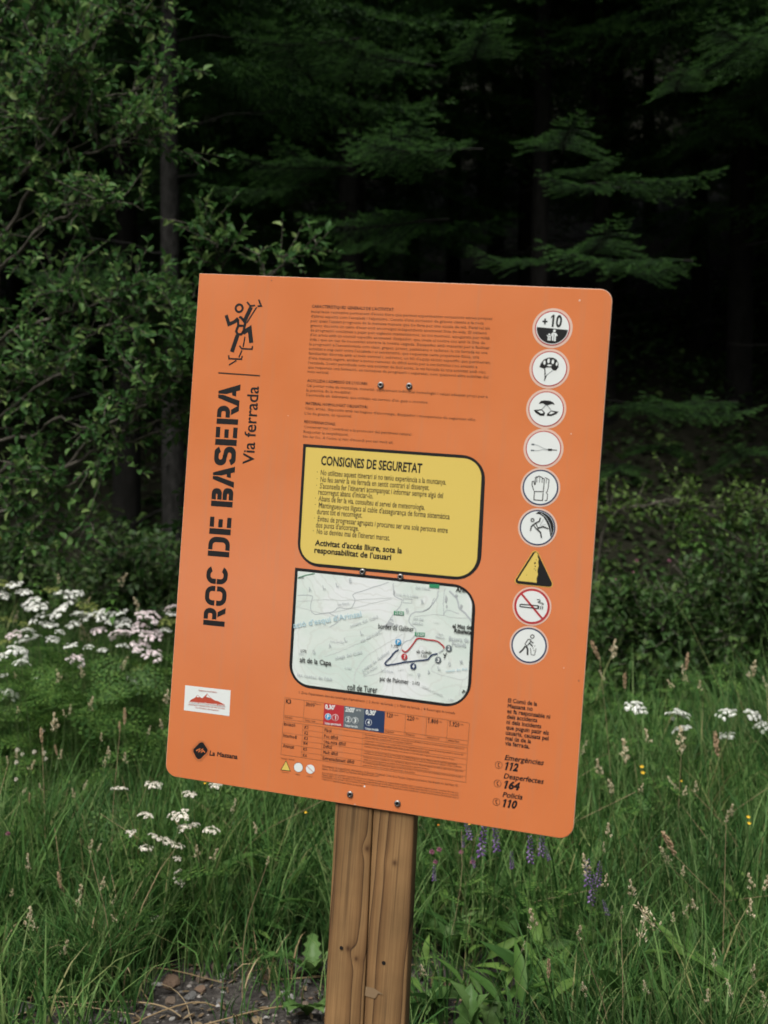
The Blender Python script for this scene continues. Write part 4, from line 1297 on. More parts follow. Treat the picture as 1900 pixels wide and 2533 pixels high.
def make_crown(seed, z0, z1, rad, per=5):
    r = np.random.default_rng(seed)
    g = Geo()
    z = z0
    while z < z1 - 0.3:
        f = (z - z0) / (z1 - z0)
        for k in range(per):
            az = r.uniform(0, 2 * np.pi)
            ln = rad * (1 - f) ** 0.75 * r.uniform(0.72, 1.1) + 0.25
            if f < 0.06:
                ln *= r.uniform(.4, .9)
            P, mt = THIN[r.integers(0, 3)]
            s = ln / 1.8
            pit = -0.1 + 0.35 * f + r.normal(0, .06)
            c, s_ = math.cos(pit), math.sin(pit)
            Ry = np.array([[c, 0, -s_], [0, 1, 0], [s_, 0, c]])
            M = rotz(az) @ Ry
            V = (P * np.array([s, min(s, 1.15), s])) @ M.T + np.array([0, 0, z + r.uniform(-.15, .15)])
            V = V + np.array([math.cos(az), math.sin(az), 0]) * 0.08
            F = np.arange(len(V)).reshape(-1, 3)
            g.add(V, F[mt == 0], 0)
            g.T.append((F[mt == 1] + g.n - len(V), np.full((mt == 1).sum(), 1)))
        z += r.uniform(0.34, 0.5)
    return g.mesh('crown', [M_FIR, M_FIRTIP])
def make_trunk(h, r0, seed, stubs=0):
    r = np.random.default_rng(seed)
    z = np.linspace(-0.6, h, 26)
    P = np.stack([0.05 * np.sin(z * .35 + seed) - 0.05 * math.sin(seed), 0.04 * np.cos(z * .4 + seed) - 0.04 * math.cos(seed), z], -1)
    g = Geo()
    R = r0 * np.clip(1 - (z + .6) / (h + .7), .03, 1) ** .8 * (1 + 0.5 * np.exp(-(z + .6) * 2.2))
    V, F = tube(P, R, 10)
    V += r.normal(0, r0 * .04, V.shape)
    g.add(V, F)
    for k in range(stubs):                     # dead twigs on the bare lower trunk
        zz = r.uniform(0.8, h * .45)
        a_ = r.uniform(0, 6.28)
        d = np.array([math.cos(a_), math.sin(a_), r.uniform(-.35, .15)])
        l_ = r.uniform(.3, 1.1)
        q = np.array([0, 0, zz]) + d * np.linspace(0, l_, 5)[:, None] + r.normal(0, .02, (5, 3))
        g.add(*tube(q, np.linspace(.011, .003, 5), 4))
    return g.mesh('trunk', M_BARK, True)
TALL = [make_crown(31, 5.4, 15.5, 3.0), make_crown(32, 5.1, 13.8, 2.7)]  # wide crowns, mostly out of view, shaped to shade the boughs below
DENSE = [make_crown(41, 2.0, 12.5, 2.4, 5)]
TRUNK_T = [make_trunk(15.2, 0.13, 5, 26), make_trunk(13.2, 0.11, 9, 26)]
TRUNK_D = [make_trunk(11.7, 0.12, 2, 10)]

def fir(x, y, kind, variant, rz, sc, label, group, bark_=None):
    t = thing('fir_tree', label, 'tree', (x, y, float(gz(x, y)) - 0.05), group)
    t.rotation_euler = (0, 0, rz)
    t.scale = (sc, sc, sc)
    cr, tr = (TALL, TRUNK_T) if kind == 'tall' else (DENSE, TRUNK_D)
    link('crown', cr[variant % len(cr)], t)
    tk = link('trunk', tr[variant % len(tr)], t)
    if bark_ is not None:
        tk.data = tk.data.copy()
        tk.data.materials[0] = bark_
    return t

EDGE_FIRS = [
    (-6.3, 9.2, 'tall', 0, 'tall dark fir at the forest edge, far left behind the leafy shrub'),
    (-4.3, 9.8, 'tall', 1, 'tall dark fir hidden behind the leafy shrub, nearer the sign than the far left one'),
    (-2.55, 10.4, 'tall', 0, 'fir with a faint thin grey trunk between the leafy shrub and the bare grey trunk'),
    (-1.72, 8.7, 'tall', 1, 'fir with a bare grey trunk standing in the dark above the left of the sign'),
    (-0.3, 10.4, 'tall', 0, 'fir behind the sign with green sprays reaching out above its left half'),
    (1.55, 10.6, 'tall', 1, 'fir with star-shaped bough tips catching light above the sign\'s right half'),
    (4.0, 9.5, 'tall', 0, 'fir right of the sign with level dim boughs'),
    (5.6, 9.1, 'tall', 1, 'fir at the right edge of the picture in deep shade'),
    (7.4, 9.8, 'tall', 0, 'outermost fir beyond the right edge of the shade')]
edge = []
for k, (x, y, kind, v, lab) in enumerate(EDGE_FIRS):
    edge.append(fir(x, y, kind, v, k * 2.1, 1.0 + 0.06 * ((k * 7) % 3 - 1), lab, 'firs of the forest edge', M_BARKL if k == 3 else None))
r = np.random.default_rng(17)
for row, (y0, n_) in enumerate(((11.6, 11), (13.6, 12), (16.2, 12), (19.5, 12), (24, 13))):
    span = 6.5 + y0 * 0.35
    for k in range(n_):
        x = -span + 2 * span * (k + 0.5 * (row % 2)) / (n_ - 1) + r.uniform(-.5, .5)
        fir(x, y0 + r.uniform(-.7, .7), 'dense' if (k + row) % 3 else 'tall', k, r.uniform(0, 6.28), r.uniform(.9, 1.25),
            'dark fir lost in the shade of the forest behind the edge trees', 'firs deep in the forest')

# boughs that show: tip in the photograph (reduced view), distance of the tip, heading, length, parent tree
BT = [  # x, y, dist, azimuth of the bough (0 = to the right, -90 = towards us), scale, tree, roll
    (905, 232, 6.9, -75, 0.62, 4, 0), (840, 262, 6.8, -100, 0.66, 4, 0), (745, 290, 6.8, -150, 0.6, 4, 0), (965, 305, 7.1, -40, 0.5, 4, 0),
    (1250, 246, 6.9, -92, 0.6, 5, 0), (1330, 335, 7.1, -50, 0.36, 5, 0), (1165, 372, 7.0, -150, 0.4, 5, 0),
    (1330, 470, 6.7, -90, 0.6, 5, 0), (1170, 525, 6.8, -165, 0.6, 5, 0), (1490, 560, 7.2, -60, 0.4, 6, 0),
    (1560, 365, 7.6, -20, 0.55, 6, 0), (1480, 130, 7.6, -100, 0.45, 6, 0), (1640, 50, 7.5, -80, 0.55, 7, 0), (1540, 30, 7.6, -130, 0.6, 6, 0),
    (600, 30, 7.4, -100, 0.7, 4, 0), (700, 70, 7.5, -140, 0.6, 4, 0), (790, 95, 7.6, -80, 0.5, 4, 0), (510, 80, 7.6, -170, 0.5, 3, 0), (1050, 20, 7.8, -90, .55, 5, 0),
    (500, 330, 7.7, -150, 0.55, 4, 0), (600, 300, 7.8, -120, .5, 4, 0), (430, 395, 7.9, -160, .5, 4, 0),
    (650, 470, 7.5, -170, 0.6, 4, 0), (870, 490, 7.8, -60, .55, 4, 0), (720, 560, 7.4, -100, .6, 4, 0), (1020, 535, 7.6, -150, .45, 5, 0),
    (1390, 850, 7.2, -150, 0.5, 6, 0), (1520, 850, 7.4, -60, 0.55, 6, 0), (1640, 880, 7.4, -20, .6, 7, 0), (1440, 950, 7.4, -100, .5, 6, 0), (1570, 960, 7.4, -120, .5, 6, 0),
    (1340, 1010, 7.4, -100, .45, 6, 0), (240, 540, 7.4, -50, .6, 2, 0), (320, 600, 7.3, -10, .6, 2, 0), (180, 590, 7.4, -150, .5, 2, 0)]
r = np.random.default_rng(23)
for k, (x, y, d, az, sc, tr, ro) in enumerate(BT):
    tip = dat(x, y, d)
    a_ = math.radians(az)
    D = np.array([math.cos(a_), math.sin(a_), r.uniform(-.05, .12)])
    Mx = frame(D, np.array([r.normal(0, .12), r.normal(0, .12), 1.0])) * sc
    me = BOUGH_ME[k % 3]
    tl = Mx @ np.array([1.8, 0, -0.108])
    org = tip - tl
    t = edge[tr]
    W = Matrix([[*Mx[0], org[0]], [*Mx[1], org[1]], [*Mx[2], org[2]], [0, 0, 0, 1]])
    B = Matrix.Translation(t.location) @ t.rotation_euler.to_matrix().to_4x4() @ Matrix.Diagonal((*t.scale, 1))
    link('bough', me, t, mat=B.inverted() @ W)

# ------------------------------------------------------------------ leaves and shrubs
def leaf_shape(ln, wd, fold=0.25, curl=0.2):
    s = np.array([0.0, 0.16, 0.42, 0.72, 1.0])
    w = np.array([0.04, 0.62, 1.0, 0.7, 0.0]) * wd / 2
    V, F = [], []
    for a_, b_ in zip(s, w):
        z = -curl * ln * a_ ** 2
        V += [(a_ * ln, -b_, z + b_ * fold * 2), (a_ * ln, 0, z), (a_ * ln, b_, z + b_ * fold * 2)]
    for k in range(4):
        i_ = k * 3
        for q in (0, 1):
            F += [(i_ + q, i_ + q + 3, i_ + q + 4), (i_ + q, i_ + q + 4, i_ + q + 1)]
    return np.array(V), np.array(F)

def leafy_shrub(name, label, cat, base, limbs, leaf, lmat, bmat, seed, nsec=13, ntw=6, singles=0, thick=0.03, seclen=0.55, group=None, bare=()):
    r = np.random.default_rng(seed)
    root = thing(name, label, cat, base, group)
    base = np.asarray(base, float)
    wood_ = Geo()
    P_, D_, U_, S_ = [], [], [], []
    def leaves_on(Q, d, n_):
        for k in range(n_):
            f = (k + 0.6) / n_
            i_ = min(int(f * (len(Q) - 1)), len(Q) - 2)
            p = Q[i_] + (Q[i_ + 1] - Q[i_]) * (f * (len(Q) - 1) - i_)
            side = norm(np.cross(d, r.normal(0, 1, 3)))
            dd = norm(d * r.uniform(.2, .9) + side * (1 if k % 2 else -1) * .8 + np.array([0, 0, r.uniform(-.25, .35)]))
            P_.append(p), D_.append(dd), U_.append(norm(np.array([0, 0, 1]) + r.normal(0, .5, 3))), S_.append(r.uniform(.4, 1.3))
        P_.append(Q[-1]), D_.append(d), U_.append(np.array([0, 0, 1.0])), S_.append(r.uniform(.6, 1))
    for li, (pts, rad) in enumerate(limbs):
        Q = spline(pts, 28)
        Q = Q + np.cumsum(r.normal(0, .008, Q.shape), 0)
        wood_.add(*tube(Q - base, rad * np.linspace(1, .22, 28) ** 1.1, 6))
        if li in bare:
            ns, f0 = max(2, nsec // 4), .45
        else:
            ns, f0 = nsec, .12
        for s in range(ns):
            f = r.uniform(f0, 1.0) if s else 1.0
            k = min(int(f * 27), 26)
            p0 = Q[k]
            d0 = norm(Q[k + 1] - Q[k])
            d = norm(d0 * r.uniform(.3, 1.0) + norm(r.normal(0, 1, 3)) * .85 + np.array([0, 0, .25]))
            ln = seclen * r.uniform(.4, 1.1) * (1.15 - .6 * f)
            m = 7
            tt = np.linspace(0, 1, m)[:, None]
            B = p0 + d * tt * ln + np.cumsum(r.normal(0, .011, (m, 3)), 0) + np.array([0, 0, -.08 * ln]) * tt ** 2
            wood_.add(*tube(B - base, rad * .26 * np.linspace(1, .35, m), 4))
            leaves_on(B[3:], d, 5)
            for q in range(ntw):
                kk = r.integers(1, m - 1)
                d2 = norm(d * .6 + norm(r.normal(0, 1, 3)) * .9 + np.array([0, 0, .2]))
                l2 = r.uniform(.08, .24)
                T_ = B[kk] + d2 * np.linspace(0, 1, 4)[:, None] * l2 + np.cumsum(r.normal(0, .006, (4, 3)), 0)
                wood_.add(*tube(T_ - base, [.0035, .003, .0025, .0015], 3))
                leaves_on(T_, d2, 4 + int(l2 * 22))
    wood_.build('branches', bmat, root)
    P_, D_, U_, S_ = np.array(P_), np.array(D_), np.array(U_), np.array(S_)
    V, F = leaf_shape(*leaf)
    M = frame(D_, U_) * S_[:, None, None]
    one = []
    if singles:                                # the leaves that show largest are parts of their own
        seen = (np.abs(P_[:, 0] / P_[:, 1]) < .37) & (np.abs((P_[:, 2] - 1.5) / P_[:, 1]) < .48)
        order = np.argsort(np.where(seen, P_[:, 1] - .35 * S_, 99))
        one = order[:singles]
    rest = np.setdiff1d(np.arange(len(P_)), one)
    g = Geo()
    scatter(g, V, F, M[rest], P_[rest] - base)
    tag(g.build('foliage', lmat, root), kind='stuff')
    if singles:
        me = Geo().add(V, F).mesh('leaf', LEAF_SINGLE)
        for k in one:
            p = P_[k] - base
            link('leaf', me, root, mat=Matrix([[*M[k][0], p[0]], [*M[k][1], p[1]], [*M[k][2], p[2]], [0, 0, 0, 1]]))
    return root
def _ls():
    m = M_SHRUB.copy()
    m.name = 'shrub_leaf_single'
    for n in m.node_tree.nodes:
        if n.type == 'VALTORGB':
            oi = m.node_tree.nodes.new('ShaderNodeObjectInfo')
            m.node_tree.links.new(oi.outputs['Random'], n.inputs[0])
    return m
LEAF_SINGLE = _ls()

def lp(pts, rad):
    return ([dat(x, y, d) for x, y, d in pts], rad)
sb = (-2.35, 5.6, float(gz(-2.35, 5.6)) - .03)
leafy_shrub('leafy_shrub', 'big leafy shrub with small round green leaves and grey twigs filling the left edge', 'shrub', sb, [
    ([sb, dat(-170, 900, 5.5), dat(-60, 480, 5.3), dat(60, 190, 5.1), dat(120, -60, 5.0)], .022),
    ([sb, dat(-130, 650, 5.4), dat(80, 350, 5.2), dat(200, 225, 5.0), dat(335, 190, 4.9)], .020),
    lp([(-100, 650, 5.3), (100, 400, 5.1), (250, 330, 4.9), (365, 288, 4.8)], .013),
    lp([(-120, 700, 5.3), (60, 520, 5.0), (170, 470, 4.9), (240, 470, 4.8)], .013),
    lp([(-150, 850, 5.2), (40, 690, 5.0), (150, 640, 4.8), (245, 610, 4.7)], .013),
    lp([(-120, 1000, 5.3), (60, 850, 5.0), (200, 720, 4.8), (310, 660, 4.7)], .013),
    ([sb, dat(-30, 1062, 5.2), dat(120, 1040, 5.0), dat(215, 990, 4.9), dat(310, 955, 4.8), dat(375, 915, 4.8), dat(432, 872, 4.8)], .017),
    lp([(-60, 945, 5.1), (60, 950, 5.0), (130, 918, 4.9), (190, 945, 4.8), (280, 944, 4.8), (350, 925, 4.8), (385, 905, 4.8)], .010),
    lp([(-80, 760, 5.2), (60, 800, 5.0), (110, 830, 5.0)], .012),
    lp([(0, 250, 5.2), (80, 110, 5.0), (180, 50, 4.9), (255, 10, 4.9)], .012),
    lp([(-60, 1120, 5.1), (100, 1080, 4.9), (220, 1020, 4.8)], .011),
    lp([(215, 1000, 4.95), (280, 880, 4.8), (330, 780, 4.8), (385, 700, 4.8)], .011),
    lp([(-100, 420, 5.3), (20, 300, 5.0), (100, 250, 4.9), (150, 200, 4.8)], .012),
    lp([(120, 1040, 5.0), (250, 900, 4.8), (350, 830, 4.7), (420, 760, 4.7)], .011),
    lp([(-100, 150, 5.4), (0, 60, 5.1), (60, -20, 5.0)], .012)],
    (.046, .026, .25, .2), M_SHRUB, M_TWIG, 5, 15, 6, 300, .02, .5, None, (6, 7))
b2 = (-0.95, 5.2, float(gz(-0.95, 5.2)) - .03)
leafy_shrub('young_shrub', 'young leafy shrub whose pale shoots rise behind the top left corner of the sign', 'shrub', b2, [
    ([b2, dat(405, 900, 5.1), dat(470, 650, 5.0), dat(398, 520, 4.9)], .012),
    ([b2, dat(500, 800, 5.1), dat(480, 620, 5.0), dat(470, 545, 4.9)], .010),
    ([b2, dat(520, 750, 5.2), dat(560, 650, 5.1), dat(630, 575, 5.0)], .011),
    lp([(450, 800, 5.1), (380, 700, 5.0), (330, 620, 4.9)], .009),
    lp([(460, 900, 5.1), (400, 860, 4.9), (370, 800, 4.8)], .008)],
    (.05, .027, .3, .25), M_SHRUB, M_TWIG, 15, 11, 4, 0, .02, .32)

# dim bushes between the meadow and the forest
def bush(label, x, y, w, h, seed, lmat=M_UNDER, leaf=(.05, .03, .2, .2), n_limb=9):
    r = np.random.default_rng(seed)
    z = float(gz(x, y)) - .03
    b = np.array([x, y, z])
    limbs = []
    for k in range(n_limb):
        a_ = r.uniform(0, 6.28)
        e_ = b + np.array([math.cos(a_) * w * r.uniform(.35, 1), math.sin(a_) * w * .6 * r.uniform(.3, 1), h * r.uniform(.45, 1)])
        limbs.append(([b + np.array([r.uniform(-.2, .2) * w, r.uniform(-.15, .15), 0]), b + (e_ - b) * np.array([.4, .4, .65]), e_], .009))
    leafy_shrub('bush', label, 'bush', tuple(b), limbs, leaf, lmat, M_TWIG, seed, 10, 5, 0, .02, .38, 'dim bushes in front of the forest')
bush('dim bush nearest the right edge of the picture, in front of the forest', 2.05, 6.0, .6, 1.15, 61)
bush('small dim bush between the two larger ones right of the sign', 1.62, 5.75, .4, .8, 68)
bush('dim bush behind the grasses right of the sign, left of the one at the edge', 1.3, 5.9, .5, .95, 62)
bush('low dark bush close behind the right side of the sign', .95, 6.4, .6, .85, 63)
bush('dark bush under the bare grey trunk, hidden by the sign\'s left edge', -1.25, 6.6, .6, 1.1, 69)
bush('broad dark bush right behind the white flowers, left of the sign', -1.75, 6.9, .8, .85, 64, leaf=(.045, .026, .2, .2))
bush('dark bush behind the white flowers at the left edge', -2.7, 6.8, .7, .9, 65)
bush('small dark bush hidden behind the left side of the sign', -.95, 7.2, .6, .8, 66)
bush('dark bush hidden behind the middle of the sign', .1, 7.3, .7, .9, 67)
# the arching pale bough over the bushes on the right
ab = (1.35, 7.1, float(gz(1.35, 7.1)) - .03)
leafy_shrub('arching_bramble', 'arching pale green bramble bough over the dark bushes right of the sign', 'bramble', ab, [
    ([ab, dat(1310, 1140, 6.9), dat(1400, 1095, 6.7), dat(1460, 1078, 6.6), dat(1560, 1085, 6.6), dat(1680, 1100, 6.7)], .010),
    lp([(1400, 1095, 6.7), (1480, 1075, 6.6), (1560, 1110, 6.6), (1650, 1095, 6.6)], .007)],
    (.035, .022, .2, .2), M_MOSS, M_TWIG, 71, 22, 3, 0, .02, .16)
cb = (1.75, 6.35, float(gz(1.75, 6.35)) - .03)
leafy_shrub('tall_herb', 'tall thin herb with paired light leaves hanging under the arching bramble', 'plant', cb, [
    ([cb, dat(1500, 1350, 6.3), dat(1480, 1220, 6.3), dat(1490, 1110, 6.3)], .006)],
    (.075, .022, .2, .3), M_HERB, M_STEM, 72, 12, 0, 0, .02, .06)

# undergrowth on the forest floor
r = np.random.default_rng(41)
k = 17000
y = 7.2 + 9 * r.random(k) ** 1.3
x = r.uniform(-.42, .42, k) * y
P_ = np.stack([x, y, gz(x, y) + r.uniform(0, .6, k) * vnoise(x * 1.3, y * 1.3) * 1.6], -1)
az, pi_ = r.uniform(0, 6.28, k), r.uniform(-.4, .8, k)
D = np.stack([np.cos(az) * np.cos(pi_), np.sin(az) * np.cos(pi_), np.sin(pi_)], -1)
g = Geo()
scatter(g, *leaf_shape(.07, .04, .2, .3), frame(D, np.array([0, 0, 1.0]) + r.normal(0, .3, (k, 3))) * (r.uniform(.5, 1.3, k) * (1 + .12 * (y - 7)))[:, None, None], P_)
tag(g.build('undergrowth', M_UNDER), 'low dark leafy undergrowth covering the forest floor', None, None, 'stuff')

# ------------------------------------------------------------------ meadow
def bare(x, y):
    """1 on the stony patch at the foot of the bank, 0 under the grass"""
    x, y = np.asarray(x, float), np.asarray(y, float)
    wob = 0.5 * (vnoise(x * 2.4 + 5, y * 2.4) - .5) + .2 * (vnoise(x * 6, y * 6 + 3) - .5)
    left = 1 / (1 + np.exp(-((3.42 + wob) - y) * 22)) / (1 + np.exp((x + .06 - wob * .5) * 26)) * (.1 + .9 / (1 + np.exp(-(x + .9 + wob) * 16)))
    right = .6 * np.exp(-(((x - .11 - wob * .4) / .1) ** 2 + ((y - 3.2) / .26) ** 2) ** 2)
    near = 1 / (1 + np.exp((y - 2.35) * 10))
    isl = np.exp(-(((x + .87) / .17) ** 2 + ((y - 3.22) / .15) ** 2) ** 2)
    isl2 = np.exp(-(((x + 1.22) / .16) ** 2 + ((y - 3.25) / .13) ** 2) ** 2)
    isl3 = np.exp(-(((x + .27) / .13) ** 2 + ((y - 3.16) / .07) ** 2) ** 2)
    return np.clip(np.maximum(np.maximum(left, right), near) - .95 * isl - .8 * isl2 - .55 * isl3, 0, 1)

def blades(n_tuft, per, ymin, ymax, L0, L1, w0, w1, seed, xr=None, keep=None, droop=1.0, out=.35):
    r = np.random.default_rng(seed)
    ty = np.sqrt(r.uniform(ymin ** 2, ymax ** 2, n_tuft))
    lo, hi = xr if xr else (None, None)
    tx = r.uniform(lo, hi, n_tuft) if xr else r.uniform(-1, 1, n_tuft) * (.385 * ty + .6)
    b = bare(tx, ty)
    k = r.random(n_tuft) > b * 1.02
    if keep is not None:
        k &= keep(tx, ty, r)
    tx, ty = tx[k], ty[k]
    m = len(tx)
    size = r.uniform(.65, 1.2, m) * (.75 + .5 * vnoise(tx * 1.6 + 2, ty * 1.6))
    x = np.repeat(tx, per) + r.normal(0, .022, m * per)
    y = np.repeat(ty, per) + r.normal(0, .022, m * per)
    sz = np.repeat(size, per)
    n = len(x)
    az = r.uniform(0, 2 * np.pi, n)
    Ln = r.uniform(L0, L1, n) * sz
    th0 = np.abs(r.normal(0, .16, n)) + .04
    th1 = np.abs(r.normal(.5, .45, n)) * droop + out * r.random(n)
    s = np.array([0, .25, .5, .75, 1.0])
    th = th0[:, None] + th1[:, None] * s[None] ** 1.6
    ds = Ln[:, None] * .25
    rr = np.cumsum(np.sin(th) * ds, 1) - np.sin(th[:, :1]) * ds
    zz = np.cumsum(np.cos(th) * ds, 1) - np.cos(th[:, :1]) * ds
    d = np.stack([np.cos(az), np.sin(az)], -1)
    wd = r.uniform(w0, w1, n)
    prof = np.array([.75, 1.0, .85, .55])
    tw = r.normal(0, .5, n)
    sx, sy = -d[:, 1] * np.cos(tw) + d[:, 0] * np.sin(tw), d[:, 0] * np.cos(tw) + d[:, 1] * np.sin(tw)
    base = np.stack([x, y, gz(x, y) - .01], -1)
    C = base[:, None] + np.stack([d[:, 0:1] * rr, d[:, 1:2] * rr, zz], -1)
    off = np.stack([sx, sy, np.zeros(n)], -1)[:, None] * (wd[:, None] * prof[None])[..., None] / 2
    V = np.concatenate([np.stack([C[:, :4] - off, C[:, :4] + off], 2).reshape(n, 8, 3), C[:, 4:5]], 1)
    f = np.array([[0, 1, 3], [0, 3, 2], [2, 3, 5], [2, 5, 4], [4, 5, 7], [4, 7, 6], [6, 7, 8]])
    F = (f[None] + (np.arange(n) * 9)[:, None, None]).reshape(-1, 3)
    return V.reshape(-1, 3), F

g = Geo()
g.add(*blades(2200, 12, 3.35, 4.7, .26, .66, .0035, .009, 1, None, lambda x, y, r: r.random(len(x)) < np.where((x > .08) & (x < .5) & (y < 3.7), .35, 1)))
g.add(*blades(2350, 12, 4.5, 7.6, .32, .72, .004, .0095, 2))
g.add(*blades(430, 13, 2.75, 3.6, .15, .4, .004, .009, 6, (-1.8, 1.0), lambda x, y, r: r.random(len(x)) < np.where((x > .08) & (x < .45), .15, .8), 1.3))
g.add(*blades(420, 3, 3.4, 5.6, .6, 1.0, .0016, .003, 5, None, None, .35, .1))
g.add(*blades(500, 13, 2.55, 3.4, .18, .42, .003, .007, 3, (.16, 1.7), lambda x, y, r: r.random(len(x)) < np.where(x < .47, .1, .8), 1.2))
g.add(*blades(90, 12, 2.75, 3.5, .15, .38, .003, .006, 4, (-1.45, .1), None, 1.2))
grass = g.build('meadow_grass', M_GRASS)
tag(grass, 'tall green meadow grass around the sign post and up to the forest edge', None, None, 'stuff')

# grass tufts that stand out singly on the stony patch
def tuft(px, py, n_, L0, L1, label, seed, d=None, spread=.05, dry=.06):
    r = np.random.default_rng(seed)
    p = ground_hit(px, py) if d is None else at(px, py, d)
    x, y = p[0], p[1]
    t = thing('grass_tuft', label, 'grass tuft', (x, y, float(gz(x, y))), 'grass tufts on the stony patch')
    V, F = blades(1, n_, 3, 3.01, L0, L1, .0035, .007, seed, (0, .01), lambda a, b, c: np.ones(len(a), bool), 1.0, .6)
    if len(V) == 0:
        return
    V = V.reshape(-1, 9, 3)
    V = V - np.array([V[:, 0, 0].mean(), V[:, 0, 1].mean(), V[:, 0, 2].mean()])
    V[:, :, :2] += r.normal(0, spread, (len(V), 1, 2))
    k = r.random(len(V)) < dry
    f = np.array([[0, 1, 3], [0, 3, 2], [2, 3, 5], [2, 5, 4], [4, 5, 7], [4, 7, 6], [6, 7, 8]])
    g = Geo()
    for sel, m in ((~k, 0), (k, 1)):
        q = V[sel]
        g.add(q.reshape(-1, 3), (f[None] + (np.arange(len(q)) * 9)[:, None, None]).reshape(-1, 3), m)
    tag(g.build('blades', [M_GRASS, M_DRY], t), kind='stuff')
_b = bare
bare = lambda x, y: np.zeros_like(np.asarray(x, float))
tuft(262, 2462, 230, .28, .60, 'big fresh green grass tuft on the stony patch left of the post', 101, None, .055)
tuft(160, 2440, 120, .2, .45, 'grass tuft close left of the big fresh one, at the foot of the bank', 102, None, .05)
tuft(30, 2480, 110, .15, .38, 'grass tuft in the bottom left corner of the picture', 103, None, .06)
tuft(655, 2440, 60, .15, .36, 'thin grass tuft with a dry stalk on the gravel close left of the post', 104, None, .04, .15)
tuft(600, 2530, 22, .1, .22, 'small sparse grass tuft at the lower edge, left of the post', 105, None, .03)
tuft(1065, 2533, 40, .12, .28, 'small grass tuft on the bare soil just right of the post', 106, None, .04)
bare = _b

# ferny leaves and vetch leaves among the grass
def compound_leaf(ln, pairs, sub, wd, droop):
    V, F = [], []
    def leaflet(p, d, n_, l_, w_):
        s = np.cross(n_, d)
        k = len(V)
        V.extend([p, p + d * l_ * .5 + s * w_ / 2, p + d * l_, p + d * l_ * .5 - s * w_ / 2])
        F.extend([(k, k + 1, k + 2), (k, k + 2, k + 3)])
    up = np.array([0, 0, 1.0])
    for i_ in range(pairs):
        f = (i_ + 1) / (pairs + 1)
        p = np.array([f * ln, 0, -droop * ln * f * f])
        for sd in (-1, 1):
            d = norm([.55, sd * .85, -.15])
            pl = ln * wd * math.sin(math.pi * min(1, f * .75 + .25)) * .9
            if sub == 0:
                leaflet(p, d, up, pl, pl * .4)
                continue
            for q in range(sub):
                fq = (q + .6) / sub
                pp = p + d * pl * fq
                for s2 in (-1, 1):
                    dd = norm(d * .7 + s2 * np.cross(up, d) * .8)
                    leaflet(pp, dd, up, pl * .42 * (1.15 - fq), pl * .14)
            leaflet(p + d * pl * .8, d, up, pl * .3, pl * .1)
    k = len(V)
    w = .0016
    V.extend([np.array([0, -w, 0]), np.array([0, w, 0]), np.array([ln, 0, -droop * ln])])
    F.append((k, k + 1, k + 2))
    return np.array(V), np.array(F)
FERNY = [compound_leaf(.20, 5, 3, .42, .25), compound_leaf(.17, 5, 3, .5, .4)]
VETCHL = [compound_leaf(.11, 9, 0, .2, .15), compound_leaf(.09, 8, 0, .24, .3)]
def scatter_leaves(g, protos, n, region, z0, z1, seed, sc=(.7, 1.25), m=0, pitch=(-.1, .9)):
    r = np.random.default_rng(seed)
    for pr in protos:
        k = n // len(protos)
        x, y = region(r, k)
        ok = r.random(len(x)) > bare(x, y) * 1.5
        x, y = x[ok], y[ok]
        k = len(x)
        z = gz(x, y) + r.uniform(z0, z1, k)
        az, pi_ = r.uniform(0, 6.28, k), r.uniform(*pitch, k)
        D = np.stack([np.cos(az) * np.cos(pi_), np.sin(az) * np.cos(pi_), np.sin(pi_)], -1)
        M = frame(D, np.array([0, 0, 1.0]) + r.normal(0, .25, (k, 3))) * r.uniform(*sc, k)[:, None, None]
        scatter(g, pr[0], pr[1], M, np.stack([x, y, z], -1), m)
def reg(x0, x1, y0, y1):
    def f(r, k):
        y = r.uniform(y0, y1, k)
        return r.uniform(x0, x1, k) * y, y
    return f
g = Geo()
scatter_leaves(g, FERNY, 900, reg(-.42, -.16, 4.0, 5.4), .12, .72, 11)
scatter_leaves(g, FERNY, 260, reg(-.4, -.1, 3.6, 4.5), .05, .3, 12)
scatter_leaves(g, FERNY, 200, reg(.16, .42, 4.6, 6.8), .1, .5, 13)
scatter_leaves(g, VETCHL, 1100, reg(0.0, .3, 3.6, 5.6), .08, .5, 14)
scatter_leaves(g, VETCHL, 500, reg(-.38, .0, 3.7, 5.5), .06, .4, 15)
lance = leaf_shape(.15, .034, .25, .35)
scatter_leaves(g, [lance], 900, reg(.02, .4, 2.9, 4.6), .0, .16, 18, (.5, 1.25), 0, (.1, 1.2))
scatter_leaves(g, [lance], 700, reg(-.4, -.02, 3.3, 4.8), .0, .2, 19, (.5, 1.25), 0, (.1, 1.2))
br = leaf_shape(.055, .03, .2, .3)
scatter_leaves(g, [br], 1500, reg(-.4, .4, 5.6, 7.6), .05, .6, 16, (.6, 1.4), 0, (-.5, .6))
scatter_leaves(g, [br], 700, reg(-.4, .4, 3.5, 5.6), .03, .3, 17, (.5, 1.2), 0, (-.4, .7))
herbs = g.build('meadow_herbs', M_HERB)
tag(herbs, 'ferny and small green leaves of herbs mixed through the meadow grass', None, None, 'stuff')

# ------------------------------------------------------------------ flowers and seed heads
def depth_for(py, h, lo, hi, px=950):
    d = 4.0
    for _ in range(6):
        d = (1.5 - h - float(gz((px - CX) / FPX * d, d))) * FPX / max(py - CY, 60)
        d = min(max(d, lo), hi)
    return d

